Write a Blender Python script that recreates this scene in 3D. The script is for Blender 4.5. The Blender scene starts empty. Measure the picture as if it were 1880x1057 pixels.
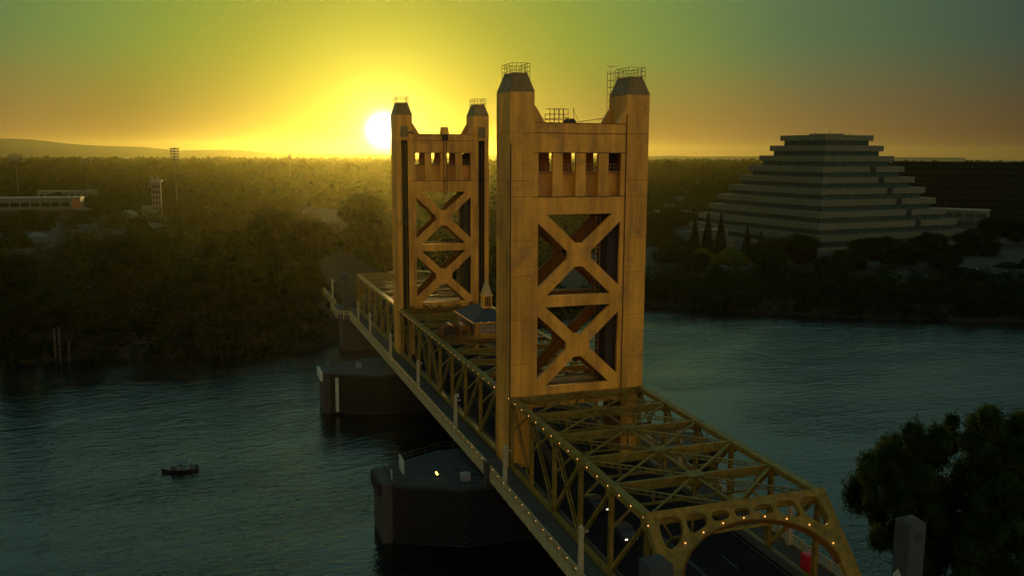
import bpy, math, random
import numpy as np
from mathutils import Vector, Matrix, noise

R = math.radians
scene = bpy.context.scene
# ------------------------------------------------------------------ camera
CAM = Vector((-37.29, -109.23, 52.5))
YAW, PITCH, ROLL, FPX = R(19.01), R(-8.62), R(0.24), 1615.75
cam_data = bpy.data.cameras.new('camera')
cam = bpy.data.objects.new('camera', cam_data)
scene.collection.objects.link(cam)
cam_data.sensor_width = 36.0
cam_data.lens = 36.0 * FPX / 1880.0
cam_data.clip_start = 0.5
cam_data.clip_end = 60000
_f = Vector((math.sin(YAW) * math.cos(PITCH), math.cos(YAW) * math.cos(PITCH), math.sin(PITCH)))
_r = Vector((math.cos(YAW), -math.sin(YAW), 0))
_u = _r.cross(_f)
_r2 = _r * math.cos(ROLL) + _u * math.sin(ROLL)
_u2 = -_r * math.sin(ROLL) + _u * math.cos(ROLL)
m3 = Matrix((_r2, _u2, -_f)).transposed()
cam.matrix_world = Matrix.Translation(CAM) @ m3.to_4x4()
scene.camera = cam

# ------------------------------------------------------------------ world, sun, exposure
SUN_AZ, SUN_EL = R(10.81), R(1.46)
SUN = Vector((math.sin(SUN_AZ) * math.cos(SUN_EL), math.cos(SUN_AZ) * math.cos(SUN_EL), math.sin(SUN_EL)))
world = bpy.data.worlds.new('World')
scene.world = world
world.use_nodes = True
nt = world.node_tree
nt.nodes.clear()
N = nt.nodes.new
LK = nt.links.new


def wmath(op, a, b=None, clamp=False):
    n = N('ShaderNodeMath')
    n.operation = op
    n.use_clamp = clamp
    for i, v in enumerate((a, b)):
        if v is None:
            continue
        if isinstance(v, (int, float)):
            n.inputs[i].default_value = v
        else:
            LK(v, n.inputs[i])
    return n.outputs[0]


def wramp(fac, stops):
    n = N('ShaderNodeValToRGB')
    n.color_ramp.interpolation = 'EASE'
    LK(fac, n.inputs[0])
    el = n.color_ramp.elements
    while len(el) < len(stops):
        el.new(0.5)
    for e, (p, c) in zip(el, stops):
        e.position = p
        e.color = (c[0], c[1], c[2], 1)
    n.color_ramp.interpolation = 'LINEAR'
    return n.outputs[0]


def wmix(fac, a, b, mode='MIX'):
    n = N('ShaderNodeMix')
    n.data_type = 'RGBA'
    n.blend_type = mode
    n.clamp_result = False
    if isinstance(fac, (int, float)):
        n.inputs[0].default_value = fac
    else:
        LK(fac, n.inputs[0])
    for s, v in ((6, a), (7, b)):
        if isinstance(v, tuple):
            n.inputs[s].default_value = (*v, 1)
        else:
            LK(v, n.inputs[s])
    return n.outputs[2]


sky = N('ShaderNodeTexSky')
sky.sky_type = 'NISHITA'
sky.sun_disc = False
sky.sun_elevation = SUN_EL
sky.sun_rotation = SUN_AZ
sky.air_density = 1.5
sky.dust_density = 4.0
tc = N('ShaderNodeTexCoord')
nrm = N('ShaderNodeVectorMath'); nrm.operation = 'NORMALIZE'; LK(tc.outputs['Generated'], nrm.inputs[0])
dot = N('ShaderNodeVectorMath'); dot.operation = 'DOT_PRODUCT'; LK(nrm.outputs[0], dot.inputs[0]); dot.inputs[1].default_value = SUN
theta = wmath('MULTIPLY', wmath('ARCCOSINE', wmath('MINIMUM', dot.outputs['Value'], 0.9999999)), 180 / math.pi)   # degrees from the sun
sep = N('ShaderNodeSeparateXYZ'); LK(nrm.outputs[0], sep.inputs[0])
elev = wmath('MULTIPLY', wmath('ARCSINE', sep.outputs['Z']), 180 / math.pi)
t180 = wmath('DIVIDE', theta, 180.0, True)
D = lambda d: d / 180.0
horizon = wramp(t180, [(D(0), (.75, .62, .05)), (D(6), (.48, .36, .045)), (D(10), (.40, .25, .045)), (D(15), (.28, .15, .032)), (D(20), (.30, .155, .036)),
                       (D(27), (.20, .105, .032)), (D(38), (.10, .052, .020)), (D(60), (.17, .12, .065)), (D(110), (.74, .54, .32)), (D(180), (1.45, .98, .52))])
upper = wramp(t180, [(D(0), (.60, .55, .05)), (D(9), (.30, .32, .035)), (D(13), (.21, .28, .035)), (D(18), (.15, .235, .050)), (D(26), (.080, .140, .062)),
                     (D(40), (.026, .050, .044)), (D(60), (.04, .075, .07)), (D(110), (.28, .30, .23)), (D(180), (.80, .62, .42))])
zen = wramp(t180, [(D(0), (.24, .49, .40)), (D(45), (.13, .29, .26)), (D(75), (.028, .070, .075)), (D(110), (.06, .085, .085)), (D(180), (.25, .24, .20))])
e1 = N('ShaderNodeMapRange'); e1.interpolation_type = 'SMOOTHSTEP'; LK(elev, e1.inputs['Value'])
e1.inputs['From Min'].default_value = 0.0; e1.inputs['From Max'].default_value = 7.6
e2 = N('ShaderNodeMapRange'); e2.interpolation_type = 'SMOOTHSTEP'; LK(elev, e2.inputs['Value'])
e2.inputs['From Min'].default_value = 8.0; e2.inputs['From Max'].default_value = 27.0
base = wmix(e1.outputs[0], horizon, upper)
base = wmix(e2.outputs[0], base, zen)


def glow(width, power, amp, col):
    g = wmath('MULTIPLY', wmath('EXPONENT', wmath('MULTIPLY', wmath('POWER', wmath('DIVIDE', theta, width), power), -1.0)), amp)
    m = N('ShaderNodeVectorMath'); m.operation = 'SCALE'
    m.inputs[0].default_value = col
    LK(g, m.inputs['Scale'])
    return m.outputs[0]


for g in (glow(0.62, 2.0, 26.0, (1.0, .93, .62)), glow(1.15, 1.0, 2.2, (1.0, .90, .30)), glow(3.4, 1.0, .42, (1.0, .86, .06))):
    base = wmix(1.0, base, g, 'ADD')
bg_grade = N('ShaderNodeBackground'); LK(base, bg_grade.inputs[0]); bg_grade.inputs[1].default_value = 1.0
bg_sky = N('ShaderNodeBackground'); LK(wmix(1.0, sky.outputs[0], (.12, .22, .30), 'MULTIPLY'), bg_sky.inputs[0]); bg_sky.inputs[1].default_value = 0.05
addw = N('ShaderNodeAddShader'); LK(bg_grade.outputs[0], addw.inputs[0]); LK(bg_sky.outputs[0], addw.inputs[1])
wo = N('ShaderNodeOutputWorld'); LK(addw.outputs[0], wo.inputs[0])
world.cycles.sampling_method = 'MANUAL'
world.cycles.sample_map_resolution = 2048

sun_data = bpy.data.lights.new('sun', 'SUN')
sun_data.energy = 3.0
sun_data.angle = R(0.5)
sun_data.color = (1.0, .60, .18)
sun = bpy.data.objects.new('sun', sun_data)
scene.collection.objects.link(sun)
sun.rotation_euler = SUN.to_track_quat('Z', 'Y').to_euler()

vs = scene.view_settings
vs.view_transform = 'Standard'
vs.look = 'None'
vs.exposure = 0.0
vs.gamma = 1.0
vs.use_curve_mapping = False
scene.cycles.use_denoising = True
scene.cycles.max_bounces = 6
scene.cycles.diffuse_bounces = 3
scene.cycles.glossy_bounces = 3
scene.cycles.volume_bounces = 0
scene.cycles.transparent_max_bounces = 6
scene.cycles.sample_clamp_indirect = 4.0

random.seed(7)
COL = scene.collection


# ------------------------------------------------------------------ materials
def material(name, color, rough=0.7, metal=0.0, vary=0.25, scale=1.0, bump=0.0, bscale=6.0, emit=None, streak=False, spec=0.5, color2=None, grime=0):
    m = bpy.data.materials.new(name)
    m.use_nodes = True
    t = m.node_tree
    b = t.nodes['Principled BSDF']
    b.inputs['Roughness'].default_value = rough
    b.inputs['Metallic'].default_value = metal
    b.inputs['Specular IOR Level'].default_value = spec
    if emit:
        b.inputs['Base Color'].default_value = (*color, 1)
        b.inputs['Emission Color'].default_value = (*color, 1)
        b.inputs['Emission Strength'].default_value = emit
        m.cycles.emission_sampling = 'NONE'
        return m
    c = t.nodes.new('ShaderNodeTexCoord')
    mp = t.nodes.new('ShaderNodeMapping')
    t.links.new(c.outputs['Object'], mp.inputs[0])
    mp.inputs['Scale'].default_value = (scale, scale, scale * (0.12 if streak else 1))
    n = t.nodes.new('ShaderNodeTexNoise')
    n.inputs['Scale'].default_value = 1.0
    n.inputs['Detail'].default_value = 7
    n.inputs['Roughness'].default_value = 0.65
    t.links.new(mp.outputs[0], n.inputs[0])
    r = t.nodes.new('ShaderNodeValToRGB')
    r.color_ramp.elements[0].position = 0.32
    r.color_ramp.elements[1].position = 0.68
    lo = color2 or tuple(x * (1 - vary) for x in color)
    hi = tuple(min(1, x * (1 + vary * .6)) for x in color)
    r.color_ramp.elements[0].color = (*lo, 1)
    r.color_ramp.elements[1].color = (*hi, 1)
    t.links.new(n.outputs[0], r.inputs[0])
    col = r.outputs[0]
    oi = t.nodes.new('ShaderNodeObjectInfo')
    hs = t.nodes.new('ShaderNodeHueSaturation')
    mr = t.nodes.new('ShaderNodeMapRange')
    mr.inputs['To Min'].default_value = 1 - .22 * vary
    mr.inputs['To Max'].default_value = 1 + .22 * vary
    t.links.new(oi.outputs['Random'], mr.inputs['Value'])
    t.links.new(mr.outputs[0], hs.inputs['Value'])
    t.links.new(col, hs.inputs['Color'])
    col = hs.outputs[0]
    if grime:
        g = t.nodes.new('ShaderNodeTexNoise')
        g.inputs['Scale'].default_value = .22
        g.inputs['Detail'].default_value = 9
        g.inputs['Roughness'].default_value = .72
        t.links.new(c.outputs['Object'], g.inputs[0])
        gr = t.nodes.new('ShaderNodeMapRange')
        gr.inputs['From Min'].default_value = .50
        gr.inputs['From Max'].default_value = .72
        gr.inputs['To Max'].default_value = grime * 1.6
        t.links.new(g.outputs[0], gr.inputs['Value'])
        mg = t.nodes.new('ShaderNodeMix')
        mg.data_type = 'RGBA'
        t.links.new(gr.outputs[0], mg.inputs[0])
        t.links.new(col, mg.inputs[6])
        mg.inputs[7].default_value = (color[0] * .32, color[1] * .38, color[2] * .9 + .01, 1)
        col = mg.outputs[2]
    t.links.new(col, b.inputs['Base Color'])
    if bump:
        n2 = t.nodes.new('ShaderNodeTexNoise')
        n2.inputs['Scale'].default_value = bscale
        n2.inputs['Detail'].default_value = 5
        t.links.new(c.outputs['Object'], n2.inputs[0])
        bp = t.nodes.new('ShaderNodeBump')
        bp.inputs['Strength'].default_value = bump
        bp.inputs['Distance'].default_value = 0.05
        t.links.new(n2.outputs[0], bp.inputs['Height'])
        t.links.new(bp.outputs[0], b.inputs['Normal'])
    return m


def leaf_material(name, color, color2):
    m = bpy.data.materials.new(name)
    m.use_nodes = True
    t = m.node_tree
    t.nodes.clear()
    c = t.nodes.new('ShaderNodeNewGeometry')
    n = t.nodes.new('ShaderNodeTexNoise')
    n.inputs['Scale'].default_value = 0.35
    n.inputs['Detail'].default_value = 4
    t.links.new(c.outputs['Position'], n.inputs[0])
    r = t.nodes.new('ShaderNodeValToRGB')
    r.color_ramp.elements[0].position = .38
    r.color_ramp.elements[1].position = .62
    r.color_ramp.elements[0].color = (*color, 1)
    r.color_ramp.elements[1].color = (*color2, 1)
    t.links.new(n.outputs[0], r.inputs[0])
    d = t.nodes.new('ShaderNodeBsdfDiffuse')
    tr = t.nodes.new('ShaderNodeBsdfTranslucent')
    mx = t.nodes.new('ShaderNodeMixShader')
    mx.inputs[0].default_value = 0.4
    o = t.nodes.new('ShaderNodeOutputMaterial')
    t.links.new(r.outputs[0], d.inputs[0])
    t.links.new(r.outputs[0], tr.inputs[0])
    t.links.new(d.outputs[0], mx.inputs[1])
    t.links.new(tr.outputs[0], mx.inputs[2])
    t.links.new(mx.outputs[0], o.inputs[0])
    return m


M = {
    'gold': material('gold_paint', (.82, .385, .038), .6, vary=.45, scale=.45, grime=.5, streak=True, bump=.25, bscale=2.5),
    'gold_dark': material('gold_paint_dark_shade', (.22, .10, .016), .75, vary=.3, scale=.8, streak=True, spec=.15),  # dark gold; inside the towers its darkness is painted-in shade
    'steel': material('gold_steel', (.29, .20, .028), .6, vary=.45, scale=1.3, spec=.3, grime=.4),
    'verdigris': material('cap_sheet_metal', (.24, .17, .045), .6, vary=.4, scale=.7, streak=True),
    'recess': material('dark_interior', (.045, .03, .02), .8),
    'pipe': material('scaffold_pipe', (.30, .17, .06), .5),
    'concrete': material('pier_concrete', (.065, .062, .055), .85, vary=.35, scale=.4, streak=True, bump=.3),
    'pylonstone': material('pylon_concrete', (.055, .062, .062), .8, vary=.25, scale=.8, bump=.3),
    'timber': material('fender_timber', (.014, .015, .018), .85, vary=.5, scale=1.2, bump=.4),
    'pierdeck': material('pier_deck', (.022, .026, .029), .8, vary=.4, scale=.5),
    'asphalt': material('asphalt', (.026, .026, .027), .95, spec=.05, vary=.3, scale=.4),
    'walk': material('sidewalk_concrete', (.11, .10, .08), .9, spec=.1, vary=.25, scale=.5),
    'rail': material('railing_paint', (.50, .43, .20), .5, vary=.2, scale=1.0),
    'lamp': material('lamp_post_paint', (.52, .46, .28), .5, vary=.2, scale=1.0),
    'line': material('road_paint', (.12, .12, .10), .7),
    'slate': material('slate_roof', (.05, .052, .060), .6, vary=.3, scale=1.0, bump=.3),
    'glass': material('window_glass', (.05, .07, .08), .12, vary=.1, spec=.8),
    'palewin': material('pale_blinds_glass', (.33, .30, .26), .3, vary=.2),
    'spire': material('spire_copper', (.55, .42, .16), .5),
    'bulb': material('warm_bulb', (1.0, .45, .12), emit=2.0),
    'bulbdim': material('warm_bulb_dim', (1.0, .50, .14), emit=.8),
    'whitelamp': material('white_head_light', (1.0, .92, .75), emit=1.4),
    'amber': material('amber_floodlight', (1.0, .68, .10), emit=5.0),
    'board': material('white_board', (.50, .55, .48), .6, vary=.12),
    'gauge': material('depth_gauge_board', (.55, .62, .45), .6, vary=.25, scale=2.0),
    'red': material('red_cabinet_paint', (.55, .010, .03), .5, vary=.15),
    'hull': material('boat_hull', (.018, .016, .022), .3, vary=.2),
    'hullred': material('boat_antifouling', (.10, .012, .012), .5),
    'canopy': material('boat_canopy', (.10, .115, .15), .6),
    'boatwhite': material('boat_cushion', (.25, .26, .28), .6),
    'bark': material('bark', (.022, .018, .013), .9, vary=.4, scale=2.0),
    'leaf0': leaf_material('leaf_dark', (.005, .016, .007), (.018, .042, .013)),
    'leaf1': leaf_material('leaf_mid', (.006, .020, .008), (.021, .050, .014)),
    'leaf2': leaf_material('leaf_olive', (.008, .018, .007), (.028, .048, .014)),
    'conifer': leaf_material('needle_dark', (.012, .020, .010), (.028, .036, .014)),
    'leafnear': leaf_material('leaf_near_bank', (.010, .026, .007), (.045, .075, .016)),
    'leafbright': leaf_material('leaf_light_green', (.050, .085, .014), (.10, .14, .022)),
    'ground': material('bank_ground', (.022, .024, .012), .95, vary=.45, scale=.03, color2=(.010, .014, .007)),
    'path': material('path_paving', (.09, .095, .09), .9, vary=.2, scale=.3),
    'lot': material('parking_lot', (.045, .05, .04), .9, spec=.1, vary=.25, scale=.1),
    'hills': material('hill_earth', (.05, .045, .03), 1.0, vary=.3, scale=.001),
    'zigwall': material('ziggurat_concrete', (.115, .132, .078), .8, vary=.10, scale=.15),
    'zigglass': material('ziggurat_glass', (.045, .085, .075), .8, vary=.2, scale=.4, spec=.0),
    'black': material('pier_interior', (.006, .006, .006), .9),
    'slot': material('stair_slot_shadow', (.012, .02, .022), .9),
    'mullion': material('dark_mullion', (.03, .035, .035), .9, spec=.0),
    'officedark': material('dark_curtain_wall', (.012, .014, .012), .95, vary=.2, scale=.2, spec=.0),
    'officeglass': material('office_glass', (.020, .028, .024), .9, vary=.4, scale=.1, spec=.0),
    'officeband': material('office_spandrel', (.022, .024, .018), .9, spec=.05),
    'pale': material('pale_wall', (.11, .12, .075), .8, vary=.15, scale=.2),
    'paleroof': material('pale_roof', (.15, .165, .12), .7, vary=.15, scale=.2),
    'orange': material('orange_wall', (.30, .115, .03), .8, vary=.1),
    'mast': material('galvanised_mast', (.055, .055, .05), .5),
    'white': material('white_paint', (.70, .70, .62), .6, vary=.08),
    'carred': material('dark_car_paint', (.03, .03, .035), .25, spec=.8),
    'carsilver': material('silver_car_paint', (.045, .045, .05), .3, spec=.5),
}


# ------------------------------------------------------------------ mesh helpers
class MB:
    def __init__(s):
        s.v = []
        s.f = []

    def box(s, x0, x1, y0, y1, z0, z1):
        b = len(s.v)
        s.v += [(x0, y0, z0), (x1, y0, z0), (x1, y1, z0), (x0, y1, z0), (x0, y0, z1), (x1, y0, z1), (x1, y1, z1), (x0, y1, z1)]
        s.f += [(b, b + 3, b + 2, b + 1), (b + 4, b + 5, b + 6, b + 7), (b, b + 1, b + 5, b + 4), (b + 1, b + 2, b + 6, b + 5), (b + 2, b + 3, b + 7, b + 6), (b + 3, b, b + 4, b + 7)]
        return s

    def beam(s, p, q, w, h, up=(0, 0, 1)):
        p, q = Vector(p), Vector(q)
        d = (q - p).normalized()
        u = Vector(up)
        if abs(d.dot(u)) > .98:
            u = Vector((0, 1, 0))
        a = d.cross(u).normalized() * (w / 2)
        c = a.cross(d).normalized() * (h / 2)
        b = len(s.v)
        for e in (p, q):
            for (i, j) in ((-1, -1), (1, -1), (1, 1), (-1, 1)):
                s.v.append(tuple(e + a * i + c * j))
        s.f += [(b, b + 1, b + 2, b + 3), (b + 7, b + 6, b + 5, b + 4)]
        for i in range(4):
            j = (i + 1) % 4
            s.f.append((b + i, b + 4 + i, b + 4 + j, b + j))
        return s

    def tube(s, p, q, r0, r1=None, n=8):
        r1 = r0 if r1 is None else r1
        p, q = Vector(p), Vector(q)
        d = (q - p).normalized()
        a = d.orthogonal().normalized()
        c = d.cross(a)
        b = len(s.v)
        for e, r in ((p, r0), (q, r1)):
            for i in range(n):
                t = 2 * math.pi * i / n
                s.v.append(tuple(e + (a * math.cos(t) + c * math.sin(t)) * r))
        for i in range(n):
            j = (i + 1) % n
            s.f.append((b + i, b + j, b + n + j, b + n + i))
        s.f.append(tuple(b + i for i in reversed(range(n))))
        s.f.append(tuple(b + n + i for i in range(n)))
        return s

    def prism(s, pts, axis, a, c):
        """extrude a polygon: pts are the two other coordinates in order; axis 'x','y','z'"""
        n = len(pts)
        b = len(s.v)
        for t in (a, c):
            for (u, w) in pts:
                s.v.append({'x': (t, u, w), 'y': (u, t, w), 'z': (u, w, t)}[axis])
        s.f.append(tuple(b + i for i in range(n)))
        s.f.append(tuple(b + n + i for i in reversed(range(n))))
        for i in range(n):
            j = (i + 1) % n
            s.f.append((b + j, b + i, b + n + i, b + n + j))
        return s

    def frustum(s, x0, x1, y0, y1, z0, z1, ix, iy):
        b = len(s.v)
        s.v += [(x0, y0, z0), (x1, y0, z0), (x1, y1, z0), (x0, y1, z0), (x0 + ix, y0 + iy, z1), (x1 - ix, y0 + iy, z1), (x1 - ix, y1 - iy, z1), (x0 + ix, y1 - iy, z1)]
        s.f += [(b, b + 3, b + 2, b + 1), (b + 4, b + 5, b + 6, b + 7), (b, b + 1, b + 5, b + 4), (b + 1, b + 2, b + 6, b + 5), (b + 2, b + 3, b + 7, b + 6), (b + 3, b, b + 4, b + 7)]
        return s

    def mesh(s, name, mat):
        me = bpy.data.meshes.new(name)
        me.from_pydata(s.v, [], s.f)
        me.materials.append(M[mat] if isinstance(mat, str) else mat)
        me.update()
        return me

    def build(s, name, mat, parent=None, smooth=False):
        me = s.mesh(name, mat)
        if smooth:
            me.polygons.foreach_set('use_smooth', [True] * len(me.polygons))
        o = bpy.data.objects.new(name, me)
        COL.objects.link(o)
        if parent:
            o.parent = parent
        return o


def inst(name, me, parent=None, loc=(0, 0, 0), rz=0, sc=None):
    o = bpy.data.objects.new(name, me)
    COL.objects.link(o)
    o.location = loc
    o.rotation_euler = (0, 0, rz)
    if sc:
        o.scale = sc
    if parent:
        o.parent = parent
    return o


def empty(name, label, cat, loc=(0, 0, 0), rz=0, group=None):
    o = bpy.data.objects.new(name, None)
    COL.objects.link(o)
    o.location = loc
    o.rotation_euler = (0, 0, rz)
    o.empty_display_size = .5
    o['label'] = label
    o['category'] = cat
    if group:
        o['group'] = group
    return o


def tag(o, label, cat, group=None):
    o['label'] = label
    o['category'] = cat
    if group:
        o['group'] = group
    return o


def structure(o):
    o['kind'] = 'structure'
    return o


def stuff(o, label=None):
    o['kind'] = 'stuff'
    if label:
        o['label'] = label
    return o


def bulb_mesh(r):
    b = MB()
    pts = []
    n = 6
    for k, (z, rr) in enumerate(((-1, .35), (-.5, .87), (.3, .95), (1, .3))):
        for i in range(n):
            t = 2 * math.pi * i / n
            b.v.append((rr * r * math.cos(t), rr * r * math.sin(t), z * r))
    for k in range(3):
        for i in range(n):
            j = (i + 1) % n
            b.f.append((k * n + i, k * n + j, (k + 1) * n + j, (k + 1) * n + i))
    b.f.append(tuple(reversed(range(n))))
    b.f.append(tuple(3 * n + i for i in range(n)))
    return b.mesh('light_bulb', 'bulb')


BULB = bulb_mesh(.075)
BULB_S = bulb_mesh(.06)
BULB_S.materials[0] = M['bulbdim']


def chaikin(p, it=2):
    for _ in range(it):
        q = []
        for i in range(len(p)):
            a, b = p[i], p[(i + 1) % len(p)]
            q.append((a[0] * .75 + b[0] * .25, a[1] * .75 + b[1] * .25))
            q.append((a[0] * .25 + b[0] * .75, a[1] * .25 + b[1] * .75))
        p = q
    return p


def plate_mesh(name, outline, holes, thick, mat, fn):
    """flat plate with holes; fn maps (u, v, t) to a 3D point"""
    cu = bpy.data.curves.new(name, 'CURVE')
    cu.dimensions = '2D'
    cu.fill_mode = 'BOTH'
    cu.extrude = thick / 2
    for poly in [outline] + holes:
        sp = cu.splines.new('POLY')
        sp.points.add(len(poly) - 1)
        for i, (a, b) in enumerate(poly):
            sp.points[i].co = (a, b, 0, 1)
        sp.use_cyclic_u = True
    o = bpy.data.objects.new('tmp', cu)
    COL.objects.link(o)
    dg = bpy.context.evaluated_depsgraph_get()
    me = bpy.data.meshes.new_from_object(o.evaluated_get(dg))
    bpy.data.objects.remove(o)
    bpy.data.curves.remove(cu)
    for v in me.vertices:
        v.co = Vector(fn(*v.co))
    me.materials.clear()
    me.materials.append(M[mat])
    me.name = name
    me.update()
    return me


# ------------------------------------------------------------------ the setting: river and land
FAR_SHORE = [(-420, 196), (-250, 168), (-160, 150), (-89, 138), (-64, 134), (-37, 130), (-14, 131), (10, 133), (40, 141), (75, 154), (106, 166), (128, 148), (158, 125), (186, 108), (215, 97), (262, 87), (330, 77), (460, 52), (700, 0)]
NEAR_SHORE = [(-420, -90), (-200, -75), (-80, -62), (-5, -52), (12, -46), (24, -41), (38, -31), (60, -26), (110, -30), (220, -60), (480, -160)]


def dist_poly(x, y, P):
    best = 1e9
    for i in range(len(P) - 1):
        ax, ay = P[i]
        bx, by = P[i + 1]
        dx, dy = bx - ax, by - ay
        t = max(0, min(1, ((x - ax) * dx + (y - ay) * dy) / (dx * dx + dy * dy)))
        best = min(best, math.hypot(x - ax - t * dx, y - ay - t * dy))
    return best


def refine(P, step=9):
    out = []
    for i in range(len(P) - 1):
        n = max(1, int(math.hypot(P[i + 1][0] - P[i][0], P[i + 1][1] - P[i][1]) / step))
        for k in range(n):
            t = k / n
            x = P[i][0] * (1 - t) + P[i + 1][0] * t
            y = P[i][1] * (1 - t) + P[i + 1][1] * t
            w = noise.noise(Vector((x * .07, y * .07, 3))) * 2.2
            out.append((x, y + w))
    out.append(P[-1])
    return out


def bank(name, P, sgn, far):
    P = refine(P)
    b = MB()
    rows = [(-14, -5.5), (-2, -1.0), (0, .05), (3.5, 1.4), (8, 3.2), (14, 4.6), (24, 5.1), (60, 5.3), (160, 5.4)]
    nr = len(rows)
    n = len(P)
    for i, (x, y) in enumerate(P):
        a = P[max(0, i - 2)]
        c = P[min(n - 1, i + 2)]
        tx, ty = c[0] - a[0], c[1] - a[1]
        l = math.hypot(tx, ty)
        nx, ny = -ty / l * sgn, tx / l * sgn
        # lean the offset direction to straight inland so rows never cross
        for k, (o, z) in enumerate(rows):
            m = min(1, max(0, o) / 30)
            ox = nx * (1 - m)
            oy = ny * (1 - m) + sgn * m
            b.v.append((x + ox * o, y + oy * o, z + (noise.noise(Vector((x * .1, o * .2 + y * .1, 0))) * .5 if 2 < o < 100 else 0)))
        s = i / (n - 1)
        b.v.append((x * 9 + (s - .5) * 9000, y + sgn * far * .25, 5.4))
        b.v.append((x * 30 + (s - .5) * 40000, y + sgn * far, 5.4))
    w = nr + 2
    for i in range(n - 1):
        for k in range(w - 1):
            q = (i * w + k, (i + 1) * w + k, (i + 1) * w + k + 1, i * w + k + 1)
            b.f.append(q if sgn > 0 else q[::-1])
    return structure(b.build(name, 'ground', smooth=True))


bank('far_bank_ground', FAR_SHORE, 1, 11500)
bank('near_bank_ground', NEAR_SHORE, -1, 900)


def water_material():
    m = bpy.data.materials.new('river_water')
    m.use_nodes = True
    t = m.node_tree
    b = t.nodes['Principled BSDF']
    b.inputs['Base Color'].default_value = (.002, .007, .0065, 1)
    b.inputs['Roughness'].default_value = 0.03
    b.inputs['IOR'].default_value = 1.38
    c = t.nodes.new('ShaderNodeTexCoord')
    prev = None
    pm = t.nodes.new('ShaderNodeMapping')
    pm.inputs['Scale'].default_value = (.012, .030, 1)
    pm.inputs['Rotation'].default_value = (0, 0, R(-20))
    t.links.new(c.outputs['Object'], pm.inputs[0])
    pn = t.nodes.new('ShaderNodeTexNoise')
    pn.inputs['Detail'].default_value = 4
    pn.inputs['Scale'].default_value = 1
    pn.inputs['Distortion'].default_value = 1.2
    t.links.new(pm.outputs[0], pn.inputs[0])
    pr = t.nodes.new('ShaderNodeMapRange')
    pr.inputs['From Min'].default_value = .38
    pr.inputs['From Max'].default_value = .62
    pr.inputs['To Min'].default_value = .35
    pr.inputs['To Max'].default_value = 1.0
    t.links.new(pn.outputs[0], pr.inputs['Value'])
    for (sx, sy, st, dist, det) in ((.05, .11, .6, .7, 3), (.30, .72, 1.0, .34, 4), (1.0, 2.0, 1.0, .12, 4)):
        mp = t.nodes.new('ShaderNodeMapping')
        mp.inputs['Scale'].default_value = (sx, sy, 1)
        mp.inputs['Rotation'].default_value = (0, 0, R(-12 if sx < .5 else 9))
        t.links.new(c.outputs['Object'], mp.inputs[0])
        n = t.nodes.new('ShaderNodeTexNoise')
        n.inputs['Scale'].default_value = 1
        n.inputs['Detail'].default_value = det
        n.inputs['Roughness'].default_value = .5
        n.inputs['Distortion'].default_value = .5
        t.links.new(mp.outputs[0], n.inputs[0])
        bp = t.nodes.new('ShaderNodeBump')
        bp.inputs['Distance'].default_value = dist
        ml = t.nodes.new('ShaderNodeMath')
        ml.operation = 'MULTIPLY'
        ml.inputs[1].default_value = st
        t.links.new(pr.outputs[0], ml.inputs[0])
        t.links.new(ml.outputs[0], bp.inputs['Strength'])
        t.links.new(n.outputs[0], bp.inputs['Height'])
        if prev:
            t.links.new(prev, bp.inputs['Normal'])
        prev = bp.outputs[0]
    t.links.new(prev, b.inputs['Normal'])
    return m


M['water'] = water_material()
wb = MB()
wb.v = [(-900, -260, 0), (900, -260, 0), (900, 260, 0), (-900, 260, 0)]
wb.f = [(0, 1, 2, 3)]
structure(wb.build('river_water', 'water'))

# hills on the horizon
hb = MB()
prof = []
for i in range(81):
    az = R(-22 + i * .85)
    d = 9600
    deg = math.degrees(az)
    h = 4
    if deg < 12:
        t = (12 - deg) / 24
        h = 40 + 128 * max(0, min(1, t)) ** 1.5 + 22 * noise.noise(Vector((deg * .35, 0, 0))) + 6 * noise.noise(Vector((deg * 1.7, 3, 0)))
        if deg < -6.5:
            h += 26 * math.exp(-((deg + 9.5) / 3.0) ** 2)
    elif deg > 12:
        h = 40 + 8 * noise.noise(Vector((deg * .5, 9, 0)))
    hb.v += [(CAM.x + math.sin(az) * d, CAM.y + math.cos(az) * d, 4), (CAM.x + math.sin(az) * (d + 500), CAM.y + math.cos(az) * (d + 500), h), (CAM.x + math.sin(az) * (d + 1400), CAM.y + math.cos(az) * (d + 1400), 4)]
for i in range(80):
    a = i * 3
    hb.f += [(a, a + 3, a + 4, a + 1), (a + 1, a + 4, a + 5, a + 2)]
structure(hb.build('hills', 'hills', smooth=True))

# roads, lots and paths lying on the land
rb = MB()
rb.box(-1, 21, 134, 152, 5.5, 9.85)
rb.v += [(-1, 152, 9.85), (21, 152, 9.85), (24, 330, 6.0), (2, 330, 6.0), (-1, 152, 5.0), (21, 152, 5.0), (24, 330, 5.0), (2, 330, 5.0)]
b0 = len(rb.v) - 8
rb.f += [(b0, b0 + 1, b0 + 2, b0 + 3), (b0 + 1, b0 + 5, b0 + 6, b0 + 2), (b0 + 4, b0, b0 + 3, b0 + 7), (b0, b0 + 4, b0 + 5, b0 + 1)]
structure(rb.build('approach_road', 'asphalt'))
pb = MB()


def strip(b, pts, w, z):
    for i in range(len(pts)):
        a = pts[max(0, i - 1)]
        c = pts[min(len(pts) - 1, i + 1)]
        l = math.hypot(c[0] - a[0], c[1] - a[1])
        nx, ny = -(c[1] - a[1]) / l * w / 2, (c[0] - a[0]) / l * w / 2
        b.v += [(pts[i][0] + nx, pts[i][1] + ny, z), (pts[i][0] - nx, pts[i][1] - ny, z)]
    k = len(b.v) - 2 * len(pts)
    for i in range(len(pts) - 1):
        b.f.append((k + 2 * i + 1, k + 2 * i + 3, k + 2 * i + 2, k + 2 * i))


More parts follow.
